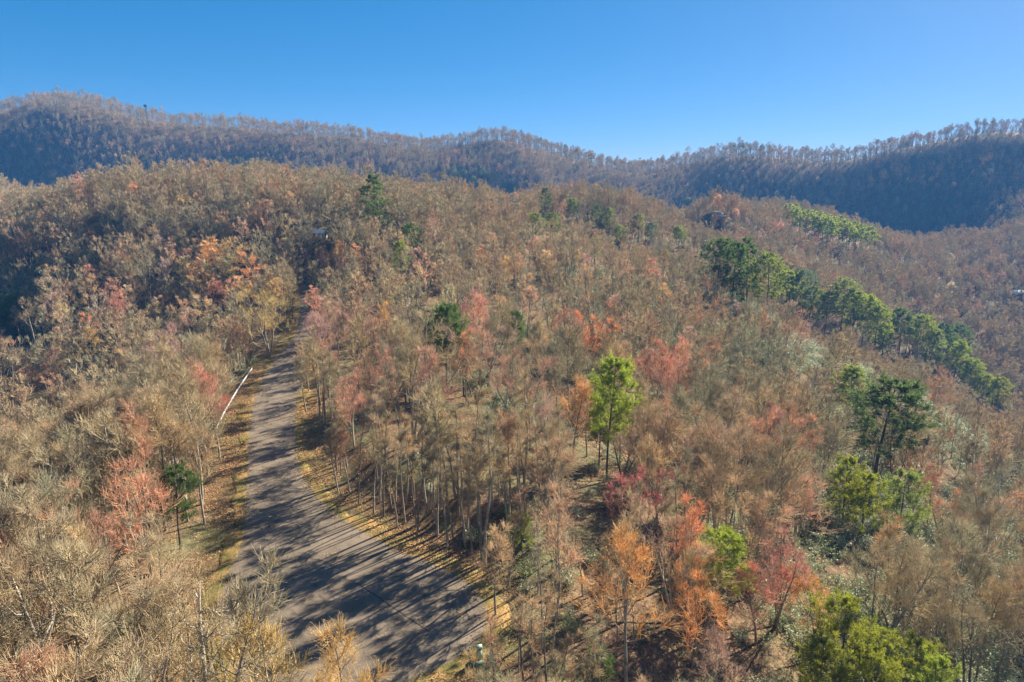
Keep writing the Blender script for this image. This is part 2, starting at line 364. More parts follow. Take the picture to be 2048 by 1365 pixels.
# ------------------------------------------------------------------ tree growth
def unit(a): return a / (np.linalg.norm(a, axis=-1, keepdims=True) + 1e-9)
def polyline(start, d, L, k, up, wig, g):
    n = len(start); P = np.zeros((n, k, 3)); P[:, 0] = start; d = unit(d)
    st = (L / (k - 1))[:, None]
    for i in range(1, k):
        P[:, i] = P[:, i - 1] + d * st
        d = unit(d + np.array([0, 0, up]) + g.normal(0, wig, (n, 3)))
    return P
def children(P, m, s0, s1, ang, g, azev=False):
    n, k, _ = P.shape
    s = g.uniform(s0, s1, (n, m)) if not azev else (np.linspace(s0, s1, m)[None] + g.uniform(-.02, .02, (n, m))).clip(0, 1)
    q = s * (k - 1); i = np.clip(q.astype(int), 0, k - 2); f = (q - i)[..., None]
    ar = np.arange(n)[:, None]
    pos = P[ar, i] * (1 - f) + P[ar, i + 1] * f
    t = unit(P[ar, i + 1] - P[ar, i])
    if azev:
        az = (np.arange(m)[None] * 2.4 + g.uniform(0, 1.2, (n, m)))
        ref = np.zeros_like(t); ref[..., 0] = 1
        a = unit(np.cross(t, ref)); bb = np.cross(t, a)
        pr = a * np.cos(az)[..., None] + bb * np.sin(az)[..., None]
    else:
        r = g.normal(0, 1, t.shape); pr = unit(r - (r * t).sum(-1, keepdims=True) * t)
    A = g.normal(ang, 0.16, (n, m))[..., None]
    d = t * np.cos(A) + pr * np.sin(A)
    return pos.reshape(-1, 3), d.reshape(-1, 3), s.reshape(-1)
class Acc:
    def __init__(s): s.V = []; s.F = []; s.mi = []; s.n = 0
    def tubes(s, P, R0, R1, sides, mi):
        n, k, _ = P.shape
        rad = (np.asarray(R0).reshape(-1, 1) * (1 - np.linspace(0, 1, k))[None] + np.asarray(R1).reshape(-1, 1) * np.linspace(0, 1, k)[None]) * np.ones((n, 1))
        t = unit(np.concatenate([P[:, 1:] - P[:, :-1], P[:, -1:] - P[:, -2:-1]], 1))
        ref = np.where(np.abs(t[:, :1, 2:]) > 0.9, np.array([1., 0, 0]), np.array([0, 0, 1.]))
        a = unit(np.cross(t, ref)); b = np.cross(t, a)
        th = np.arange(sides) * 2 * np.pi / sides
        V = P[:, :, None] + rad[:, :, None, None] * (a[:, :, None] * np.cos(th)[None, None, :, None] + b[:, :, None] * np.sin(th)[None, None, :, None])
        idx = s.n + np.arange(n * k * sides).reshape(n, k, sides)
        nx_ = np.roll(idx, -1, 2)
        F = np.stack([idx[:, :-1], nx_[:, :-1], nx_[:, 1:], idx[:, 1:]], -1).reshape(-1, 4)
        s.V.append(V.reshape(-1, 3)); s.F.append(F); s.mi.append(mi); s.n += n * k * sides
    def quads(s, C, d, L, W, mi, g):
        """little leaves / needles: diamond shapes from C along d"""
        n = len(C); d = unit(d); r = g.normal(0, 1, (n, 3)); sd_ = unit(np.cross(d, r))
        L = np.broadcast_to(L, n)[:, None]; W = np.broadcast_to(W, n)[:, None]
        nrm = np.cross(d, sd_)
        V = np.stack([C, C + d * L * .45 + sd_ * W / 2 + nrm * W * .12, C + d * L, C + d * L * .45 - sd_ * W / 2 + nrm * W * .12], 1)
        s.V.append(V.reshape(-1, 3)); s.F.append(s.n + np.arange(4 * n).reshape(n, 4)); s.mi.append(mi); s.n += 4 * n
    def mesh(s, name, mats): return mesh_np(name, np.concatenate(s.V), s.F, mats, s.mi)
def bare_tree(seed, H=18.0, lod=0, spread=1.0, base=0.35, crook=0.0, bud=0, multi=False, lean=0.0, thick=1.0, limbmul=1.0):
    """returns (trunk Acc, crown Acc)"""
    g = np.random.default_rng(seed)
    T, C = Acc(), Acc()
    ns = 3 if multi else 1
    st = np.zeros((ns, 3)); dd = g.normal(0, 0.05 if not multi else 0.22, (ns, 3)); dd[:, 2] = 1; dd[:, 0] += lean
    P0 = polyline(st, dd, np.full(ns, H * 0.93) * g.uniform(.8, 1, ns), 9, 0.05, 0.05 + crook * .1, g)
    rb_ = H * 0.0105 * thick
    T.tubes(P0, rb_, rb_ * 0.15, 7 if lod == 0 else 4, 0)
    cfg = {0: (13, 7, 4, 3), 1: (11, 6, 5, 0), 2: (9, 5, 4, 0)}[lod]
    m1 = int(cfg[0] * limbmul)
    if multi: m1 = m1 // 2
    # limbs
    p, d, s = children(P0, m1, base, 0.97, R(46) + crook * .2, g, azev=True)
    L1 = H * 0.40 * spread * (1.12 - s) ** 0.75 * g.uniform(.75, 1.15, len(s))
    P1 = polyline(p, d, L1, 6, 0.24, 0.07 + crook * .3, g)
    r1 = 0.045 * thick * (H / 18) * (L1 / 5) ** .8 + .012
    T.tubes(P1, r1, r1 * .3, 5 if lod == 0 else 3, 0)
    p, d, s = children(P1, cfg[1], 0.18, 0.98, R(42), g)
    L2 = np.repeat(L1, cfg[1]) * 0.5 * (1.25 - s) * g.uniform(.6, 1.2, len(s))
    P2 = polyline(p, d, L2, 4, 0.32, 0.10 + crook * .15, g)
    tw = {0: 1.7, 1: 3.2, 2: 6.0}[lod]
    C.tubes(P2, 0.024 * tw ** .7, 0.012 * tw ** .7, 3, 0)
    p, d, s = children(P2, cfg[2], 0.1, 1.0, R(30), g)
    L3 = np.repeat(L2, cfg[2]) * 0.7 * g.uniform(.6, 1.25, len(s)) + 0.4
    P3 = polyline(p, d, L3, 3, 0.36, 0.07, g)
    C.tubes(P3, 0.013 * tw, 0.007 * tw, 3, 0)
    tips, td = P3[:, -1], P3[:, -1] - P3[:, -2]
    if cfg[3]:
        p, d, s = children(P3, cfg[3], 0.15, 1.0, R(24), g)
        L4 = g.uniform(.55, 1.25, len(s)) * (H / 18)
        P4 = polyline(p, d, L4, 2, 0.3, 0.04, g)
        C.tubes(P4, 0.010 * tw, 0.006 * tw, 3, 0)
        tips, td = P4[:, -1], P4[:, 1] - P4[:, 0]
    if bud:
        nb = bud; i = np.repeat(np.arange(len(tips)), nb)
        pos = tips[i] - td[i] * g.uniform(0, 1.0, (len(i), 1)) + g.normal(0, .04 * tw, (len(i), 3))
        dr = unit(td[i]) + g.normal(0, .6, (len(i), 3))
        sz = {0: .13, 1: .26, 2: .9}[lod]
        C.quads(pos, dr, sz * g.uniform(.6, 1.3, len(i)), sz * .45, 1, g)
    return T, C
def pine(seed, H=19.0, lod=0, base=0.35, wide=1.0, flatness=0.6, dens=1.0):
    g = np.random.default_rng(seed); T, C = Acc(), Acc()
    dd = np.array([[g.normal(0, .02), g.normal(0, .02), 1.]])
    P0 = polyline(np.zeros((1, 3)), dd, np.array([H * .97]), 9, 0.05, 0.03, g)
    T.tubes(P0, H * .0125, H * .0022, 7 if lod == 0 else 4, 0)
    m1 = int((46 if lod == 0 else 30 if lod == 1 else 16) * dens)
    p, d, s = children(P0, m1, base, 0.98, R(72), g, azev=True)
    u = (s - base) / (1 - base)
    prof = np.clip(np.sin(np.clip(u * .80 + .22, 0, 1) * np.pi) ** flatness, .12, 1)
    L1 = H * 0.20 * wide * prof * g.uniform(.6, 1.2, len(s)) + .5
    P1 = polyline(p, d, L1, 5, 0.10, 0.10, g)
    T.tubes(P1, 0.045, 0.015, 4 if lod == 0 else 3, 0)
    mt = {0: 8, 1: 6, 2: 4}[lod]
    p, d, s = children(P1, mt, 0.35, 1.0, R(50), g)
    L2 = np.repeat(L1, mt) * .30 * g.uniform(.5, 1.2, len(s)) + .3
    P2 = polyline(p, d, L2, 3, 0.25, 0.1, g)
    if lod == 0: T.tubes(P2, 0.02, 0.01, 3, 0)
    # needle tufts along the branchlets
    nt_ = {0: 3, 1: 2, 2: 1}[lod]; nb = {0: 20, 1: 13, 2: 9}[lod]
    tuft = np.concatenate([P2[:, -1] - (P2[:, -1] - P2[:, 0]) * f for f in np.linspace(0, .75, nt_)] + [P1[:, -1]])
    tdir = np.concatenate([P2[:, -1] - P2[:, 1]] * nt_ + [P1[:, -1] - P1[:, -2]])
    i = np.repeat(np.arange(len(tuft)), nb)
    dr = unit(tdir[i]) * .5 + g.normal(0, .55, (len(i), 3)) + np.array([0, 0, .35])
    Ls = {0: .34, 1: .55, 2: 1.05}[lod]
    C.quads(tuft[i] + g.normal(0, .10, (len(i), 3)), dr, Ls * g.uniform(.7, 1.3, len(i)), Ls * {0: .2, 1: .3, 2: .5}[lod], 0, g)
    return T, C
def shrub(seed, H=1.8, W=1.6, n=700, size=.16):
    g = np.random.default_rng(seed); A = Acc()
    st = np.c_[g.normal(0, W * .2, (14, 2)), np.zeros(14)]
    dd = np.c_[g.normal(0, .6, (14, 2)), np.ones(14)]
    P = polyline(st, dd, g.uniform(.6, 1, 14) * H, 5, .0, .15, g); A.tubes(P, .03, .01, 3, 1)
    p, d, s = children(P, n // 14 // 7, .4, 1, R(50), g)
    p = p + d * g.uniform(.1, .5, (len(p), 1)) * W * .5
    i = np.repeat(np.arange(len(p)), 7)
    dr = g.normal(0, 1, (len(i), 3)); dr[:, 2] = np.abs(dr[:, 2]) * .4
    A.quads(p[i] + g.normal(0, .10, (len(i), 3)), dr, size * g.uniform(.6, 1.3, len(i)), size * .5, 0, g)
    return A
def pair(tc, name, mt, mc):
    T, C = tc
    return (T.mesh(name + '_trunk', [mt]), C.mesh(name + '_crown', mc))
def joined(tc, name, mats, off=1):
    T, C = tc; A = Acc()
    A.V = T.V + C.V; A.F = T.F + [f + T.n for f in C.F]; A.mi = T.mi + [m + off for m in C.mi]; A.n = T.n + C.n
    return A.mesh(name, mats)
def make_tree(name, proto, loc, rz, sc, color=None, label=None, cat='tree', group=None, widen=1.0):
    o = empty(name, loc, rz); o.scale = (sc * widen, sc * widen, sc); tag(o, label, cat, group)
    t = link('trunk', proto[0], o); c = link('crown', proto[1], o)
    if color: t.color = (*color, 1); c.color = (*color, 1)
    return o

NEAR = [pair(bare_tree(100 + i, 18, 0, spread=[1, .85, 1.15, .95, 1.1, .8][i], base=[.3, .45, .28, .4, .33, .5][i], crook=[0, .1, .4, .1, .25, 0][i], multi=(i in (2, 4))), 'bare_tree', M_bark, [M_twig]) for i in range(6)]
NEARJ = [joined(bare_tree(140 + i, 18, 0, spread=[1, .85, 1.1, .95][i], base=[.3, .45, .33, .5][i], multi=(i == 2)), 'bare_tree_j', [M_bark, M_twig]) for i in range(4)]
SLIM = [pair(bare_tree(160 + i, 18, 0, spread=.38, base=.6, thick=1.0, limbmul=.42), 'slender_tree', M_bark, [M_twig]) for i in range(3)]
MID = [joined(bare_tree(200 + i, 18, 1, spread=[1, .85, 1.15, .95, .8][i], base=[.3, .45, .3, .4, .5][i], multi=(i == 2)), 'bare_tree_m', [M_bark, M_twig]) for i in range(5)]
FAR = [joined(bare_tree(300 + i, 18, 2, spread=[1.1, 1.0, 1.3][i], base=.42), 'bare_tree_f', [M_bark, M_twig]) for i in range(3)]
def ridge_tree(seed):
    T, C = bare_tree(seed, 18, 2, spread=1.1, base=.55, thick=1.6, limbmul=.9); return joined((T, C), 'ridge_tree', [M_bark, M_twig])
RIDGE = [ridge_tree(330 + i) for i in range(3)]
BUD0 = [pair(bare_tree(400 + i, 18, 0, spread=[1, .85, 1.1][i], base=[.3, .35, .25][i], bud=1, multi=(i == 2)), 'budding_tree', M_bark, [M_twigc, M_bud]) for i in range(3)]
BUD1 = [pair(bare_tree(430 + i, 18, 1, spread=[1, .9, 1.1][i], base=[.35, .4, .3][i], bud=2), 'budding_tree', M_bark, [M_twigc, M_bud]) for i in range(3)]
BUD2 = [joined(bare_tree(460 + i, 18, 2, spread=1.1, base=.35, bud=2), 'budding_tree', [M_bark, M_twigc, M_bud]) for i in range(2)]
PIN0 = [pair(pine(500 + i, 19, 0, base=[.38, .3, .45][i], wide=[1.1, .95, 1.0][i], dens=1.3), 'pine_tree', M_pbark, [M_need]) for i in range(3)]
PIN1 = [pair(pine(530 + i, 19, 1, base=[.35, .28, .45][i], wide=[1.15, 1.0, 1.05][i], dens=1.4), 'pine_tree', M_pbark, [M_need]) for i in range(3)]
PIN2 = [joined(pine(560 + i, 19, 2, base=.3, wide=1.2), 'pine_tree', [M_pbark, M_need]) for i in range(2)]
WPIN = pair(pine(590, 22, 1, base=.12, wide=.95, flatness=1.0, dens=1.5), 'white_pine', M_pbark, [M_need])
LOWP = pair(pine(595, 12, 0, base=.12, wide=1.35, flatness=.5, dens=.75), 'low_pine', M_pbark, [M_need])
CROOK = pair(bare_tree(610, 19, 0, spread=1.25, base=.3, crook=1.0, thick=1.9, limbmul=.8), 'gnarled_tree', M_wbark, [M_twig])
PALE = pair(bare_tree(620, 15, 0, spread=.6, base=.5, lean=-.12), 'pale_tree', M_wbark, [M_twig])

# ------------------------------------------------------------------ hand-placed trees
picks = []
placed = []      # (x, y, radius) kept clear of the scattered woodland
def find(px, py, h):
    """where a tree of height h stands whose top is seen at this point of the picture"""
    d = ray(px, py); Y = np.arange(20, 1300, .5); t = Y / d[1]
    x = d[0] * t; z = CAMZ + d[2] * t
    g = gfast(x, Y) + h; k = np.argmax(z <= g)
    if z[k] > g[k]: k = len(Y) - 1
    if k > 0: k -= 0
    return x[k], Y[k], gfast(x[k:k + 1], Y[k:k + 1])[0]
CR = {'red': (0.72, 0.37, 0.28), 'coral': (0.76, 0.47, 0.34), 'pink': (0.66, 0.49, 0.38), 'orange': (0.82, 0.53, 0.26), 'tan': (0.70, 0.56, 0.35), 'rust': (0.48, 0.28, 0.20), 'gold': (0.76, 0.56, 0.26), 'peach': (0.73, 0.52, 0.34)}
# (pixel x, pixel y of the top, height, colour, label)
BUDS = [
    (160, 343, 17, 'peach', 'peach-tinged budding tree at the left end of the near hilltop'),
    (392, 372, 15, 'coral', 'small coral budding tree alone high on the brown near hill'),
    (95, 452, 15, 'red', 'coral red budding tree on the far left slope below the hilltop'),
    (35, 470, 15, 'rust', 'rust brown budding tree at the left edge beside the coral red one'),
    (412, 460, 19, 'orange', 'bright orange budding tree, tallest of the orange clump left of the road top'),
    (468, 468, 19, 'orange', 'orange budding tree in the middle of the orange clump left of the road top'),
    (512, 492, 18, 'orange', 'orange budding tree at the right shoulder of the orange clump'),
    (545, 535, 16, 'orange', 'deep orange budding tree lowest on the right of the orange clump'),
    (440, 505, 16, 'tan', 'tan-orange budding tree in front of the orange clump'),
    (380, 505, 16, 'tan', 'tan budding tree on the left flank of the orange clump'),
    (372, 545, 16, 'tan', 'tan budding tree at the lower left of the orange clump'),
    (408, 520, 17, 'orange', 'glowing orange budding tree in the left heart of the orange clump'),
    (452, 545, 16, 'peach', 'peach budding tree in the lower middle of the orange clump'),
    (492, 540, 17, 'orange', 'golden orange budding tree right of the middle of the orange clump'),
    (528, 575, 16, 'gold', 'golden budding tree at the lower right of the orange clump'),
    (420, 580, 15, 'tan', 'dull tan budding tree lowest below the orange clump'),
    (640, 482, 13, 'orange', 'vivid orange budding tree just below the little shed'),
    (672, 478, 13, 'orange', 'vivid orange budding tree to the right below the shed'),
    (700, 500, 13, 'peach', 'peach budding tree right of the vivid orange pair below the shed'),
    (610, 495, 12, 'coral', 'coral-orange budding tree left of the vivid orange pair below the shed'),
    (205, 552, 17, 'coral', 'large coral pink budding tree standing over the dark hollow on the left'),
    (180, 578, 16, 'pink', 'pink budding tree leaning out left of the large coral one'),
    (232, 580, 15, 'red', 'red budding tree tucked right of the large coral one'),
    (112, 606, 15, 'tan', 'cream-tan budding tree with upright branches by the dark hollow'),
    (90, 690, 15, 'rust', 'dark rust budding tree low in the left hollow'),
    (40, 720, 14, 'rust', 'dark rust budding tree at the left edge of the hollow'),
    (330, 648, 20, 'pink', 'tall pink-tan maple with bare lower limbs left of the guardrail'),
    (385, 700, 16, 'coral', 'coral budding maple behind the tall pink-tan maple'),
    (420, 735, 14, 'red', 'red budding maple nearest the guardrail'),
    (290, 690, 16, 'peach', 'peach budding tree left behind the tall pink-tan maple'),
    (640, 578, 15, 'red', 'red-topped budding tree on the right side where the road vanishes'),
    (668, 600, 15, 'pink', 'pink budding tree just right of where the road vanishes'),
    (730, 605, 15, 'pink', 'dusty pink budding tree in the woods right of the road top'),
    (930, 562, 17, 'red', 'brightest coral red budding tree near the centre, spire shaped'),
    (955, 590, 17, 'coral', 'coral budding tree touching the right side of the red spire'),
    (945, 640, 15, 'pink', 'pinkish budding tree below the red spire beside the dark pine'),
    (850, 487, 16, 'coral', 'coral budding tree left of centre below the tall hilltop pine'),
    (872, 505, 16, 'peach', 'peach budding tree right beside the coral one below the hilltop pine'),
    (832, 528, 15, 'tan', 'yellow-tan budding tree left of centre in front of the coral one'),
    (985, 455, 16, 'coral', 'round coral budding tree in the middle distance above centre'),
    (960, 480, 15, 'peach', 'peach budding tree at the left foot of the round coral one'),
    (1060, 468, 17, 'peach', 'tall peach-yellow budding tree right of centre'),
    (1090, 490, 16, 'tan', 'yellow-tan budding tree overlapping the tall peach one'),
    (1035, 495, 15, 'peach', 'soft peach budding tree left of the tall peach-yellow one'),
    (1182, 505, 14, 'coral', 'coral budding tree in the mid woods between two grey ones'),
    (1295, 508, 14, 'red', 'small red budding tree left of the dark pine cluster'),
    (1320, 525, 13, 'coral', 'small coral budding tree just right of the small red one'),
    (1055, 572, 15, 'coral', 'coral budding tree right of the red spire'),
    (1120, 600, 15, 'red', 'reddish budding tree in the centre woods below the tall peach one'),
    (1080, 620, 14, 'pink', 'pink budding tree below the coral one right of the red spire'),
    (1225, 582, 15, 'coral', 'coral budding tree with ragged top right of centre'),
    (1255, 610, 14, 'coral', 'coral budding tree at the right foot of the ragged topped one'),
    (1360, 545, 15, 'peach', 'peach-orange budding tree against the dark pine cluster'),
    (1338, 562, 14, 'orange', 'orange budding tree left below the dark pine cluster'),
    (1412, 660, 14, 'red', 'twin-peaked coral red budding tree above the white shrubs'),
    (1372, 668, 14, 'coral', 'coral budding tree left of the twin-peaked red one'),
    (1345, 700, 14, 'pink', 'dusty pink budding tree below the twin-peaked red one'),
    (1150, 738, 14, 'orange', 'orange-coral budding tree left beside the bright lone pine'),
    (1178, 760, 12, 'coral', 'low coral budding tree touching the bright lone pine'),
    (1335, 790, 13, 'tan', 'cream-yellow budding tree right of the bright lone pine'),
    (1530, 790, 14, 'pink', 'broad pinkish tan budding tree in the right middle woods'),
    (1500, 815, 14, 'peach', 'peach-tan budding tree beside the broad pinkish one'),
    (1560, 815, 14, 'coral', 'coral-tipped budding tree right of the broad pinkish one'),
    (1478, 755, 12, 'red', 'narrow red budding tree above the broad pinkish one'),
    (1130, 392, 13, 'coral', 'small coral budding tree near the far pines on the near ridge'),
    (1610, 915, 13, 'pink', 'pink-tan budding tree left of the low yellow-green pines'),
    (1580, 930, 12, 'coral', 'coral budding tree left of the pink-tan one near the low pines'),
    (1390, 1000, 13, 'orange', 'orange budding tree above the green-leaved sapling on the lower right'),
    (1360, 1030, 12, 'peach', 'peach budding tree left of the orange one on the lower right'),
    (1430, 1045, 12, 'gold', 'golden-orange budding tree over the green sapling'),
    (1530, 985, 13, 'peach', 'yellow-peach budding tree on the lower right slope'),
    (1575, 1035, 13, 'coral', 'coral budding tree on the lower right slope, right of the yellow-peach one'),
    (1530, 1095, 11, 'coral', 'large coral budding tree low on the right slope'),
    (1570, 1120, 9, 'red', 'red budding tree leaning off the large coral one low on the right'),
    (1400, 1120, 11, 'orange', 'small orange budding tree under the green sapling'),
    (1655, 1125, 11, 'orange', 'brown-orange budding tree right of the large coral one'),
    (1870, 930, 13, 'red', 'coral red budding tree right of the tall dark pine'),
    (1905, 965, 12, 'coral', 'coral budding tree at the right foot of the coral red one'),
    (1945, 905, 12, 'pink', 'pinkish budding tree near the right edge behind the coral red one'),
    (1480, 590, 13, 'pink', 'dusty pink budding tree on the slope beneath the crest pines'),
    (1600, 640, 12, 'pink', 'pale pink budding tree below the line of crest pines'),
    (1890, 612, 16, 'peach', 'round peach budding tree across the valley on the right'),
    (1965, 655, 16, 'pink', 'dull pink budding tree behind the last crest pines'),
    (1560, 440, 14, 'coral', 'coral budding tree on the brown valley slope above the crest pines'),
    (1530, 455, 14, 'peach', 'peach budding tree left of the coral one on the valley slope'),
    (1612, 432, 14, 'pink', 'pink budding tree beneath the far line of pines'),
    (1500, 435, 14, 'pink', 'faint pink budding tree right of the far house'),
    (1470, 415, 13, 'coral', 'small coral budding tree below the far house'),
    (1605, 490, 14, 'peach', 'peach budding tree in the middle of the valley woods'),
    (1690, 455, 14, 'coral', 'coral budding tree under the right end of the far pine line'),
    (1440, 385, 13, 'orange', 'orange-tan tree crown right behind the far house'),
    (1520, 380, 14, 'peach', 'peach-tan budding tree on the crest right of the far house'),
    (1985, 303, 17, 'coral', 'small coral tree high on the blue-shaded right mountain'),
    (1980, 335, 17, 'tan', 'pale tan tree below the coral one on the right mountain'),
    (2035, 345, 17, 'red', 'red tree at the right edge of the right mountain'),
    (1905, 362, 17, 'peach', 'peach-tan tree on the lower right mountain'),
    (1922, 380, 17, 'coral', 'orange-coral tree at the foot of the right mountain'),
    (1912, 405, 17, 'coral', 'coral tree where the right mountain meets the valley'),
    (1798, 392, 17, 'gold', 'yellowish tree at the foot of the right mountain'),
    (1635, 352, 17, 'peach', 'small peach tree on the middle of the right mountain'),
    (1815, 408, 17, 'gold', 'small yellow tree lowest on the right mountain'),
    (1460, 330, 17, 'pink', 'pinkish tree high on the left part of the right mountain'),
    (155, 850, 15, 'pink', 'pink-tipped budding tree in the foreground thicket on the left'),
    (196, 880, 12, 'pink', 'smaller pinkish budding tree right beside the pink one in the left thicket'),
    (100, 885, 13, 'tan', 'tan budding tree at the left of the pink one in the left thicket'),
    (215, 1000, 11, 'coral', 'orange-coral budding tree low in the left foreground thicket'),
    (160, 1030, 12, 'tan', 'tan budding tree left of the orange-coral one in the foreground'),
    (268, 895, 14, 'coral', 'small orange-coral budding tree in front of the tall pink-tan maple'),
    (560, 1188, 14, 'gold', 'golden budding tree at the bottom in front of the turning circle'),
    (690, 1240, 13, 'gold', 'golden-orange budding tree at the bottom right of the other golden one'),
    (1300, 925, 11, 'red', 'thin red budding tree in the grey-green woods right of centre'),
    (1100, 760, 13, 'pink', 'faint pink budding tree left of the orange-coral one by the lone pine'),
    (760, 690, 13, 'pink', 'pinkish budding tree in the woods right of the road'),
    (700, 740, 12, 'peach', 'tan-pink budding tree close to the right side of the road'),
    (1450, 1250, 8, 'pink', 'dull pink budding tree at the bottom right of the foreground'),
    (990, 1040, 10, 'tan', 'small tan budding tree behind the right side of the turning circle'),
]
def extra_buds():
    g = np.random.default_rng(99); out = []
    for k in range(150):
        if k < 55: px, py = g.uniform(20, 600), g.uniform(350, 640)
        elif k < 110: px, py = g.uniform(620, 1400), g.uniform(430, 690)
        elif k < 130: px, py = g.uniform(1450, 2030), g.uniform(450, 620)
        elif k < 136: px, py = g.uniform(1000, 2000), g.uniform(780, 1080)
        else: continue
        if 400 < px < 640 and py > 560: continue
        if 1420 < px < 2048 and abs(py - (500 + (px - 1430) * .52)) < 45: continue
        c_ = ['peach', 'pink', 'tan', 'coral', 'peach', 'orange', 'tan'][int(g.integers(0, 7))]
        nm = {'peach': 'faint peach', 'pink': 'dusty pink', 'tan': 'yellowish tan', 'coral': 'soft coral', 'orange': 'pale orange'}[c_]
        if px < 600: w_ = 'on the wooded hillside left of the road top'
        elif px < 1400 and py < 780: w_ = 'in the middle woods right of the road'
        elif py < 640: w_ = 'on the brown valley slope behind the crest pines'
        else: w_ = 'on the lower right slope among grey trees'
        out.append((px, py, g.uniform(12, 15.5), c_, '%s budding tree %s' % (nm, w_)))
    return out
BUDS = BUDS + extra_buds()
def lodsel(Y): return 0 if Y < 150 else (1 if Y < 420 else 2)
for k, (px, py, h, ccode, lab) in enumerate(BUDS):
    x, y, z = find(px, py, h)
    if py > 1180 and px < 720:
        y = 36.0 if px < 600 else 38.0; d = ray(px, py); t = y / d[1]; x = d[0] * t; z = gz(x, y); h = CAMZ + d[2] * t - z
    c0 = CR[ccode]; j = [random.uniform(.9, 1.1) for _ in range(3)]; c0 = tuple(min(.9, a * b) for a, b in zip(c0, j))
    lod = lodsel(y)
    if lod < 2:
        pr = (BUD0 if lod == 0 else BUD1)[k % 3]
        o = make_tree('budding_tree', pr, (x, y, z - .2), random.uniform(0, 6.28), h / 18, c0, lab, 'budding tree', 'budding trees scattered through the woods', widen=1.5 if 'orange clump' in lab else 1.25 if 'pink-tan maple with' in lab else 1.1)
    else:
        o = link('budding_tree', BUD2[k % 2], None, (x, y, z - .2)); s_ = h / 18; o.scale = (s_ * 1.1, s_ * 1.1, s_); o.color = (*c0, 1)
        tag(o, lab, 'budding tree', 'budding trees scattered through the woods')
    placed.append((x, y, 3.6)); q_ = project([(x, y, z + h)])[0]; picks.append((px, q_[1], q_[2], FPX * h / q_[2], FPX * h * .13 / q_[2], .95 if ('tall pink-tan maple with' in lab or 'clump' in lab or 'large coral pink' in lab) else .6 if y > 95 else .15))
PG = {'lime': (0.31, 0.37, 0.045), 'olive': (0.26, 0.31, 0.07), 'dark': (0.11, 0.17, 0.04), 'blue': (0.13, 0.19, 0.08), 'yell': (0.30, 0.32, 0.03)}
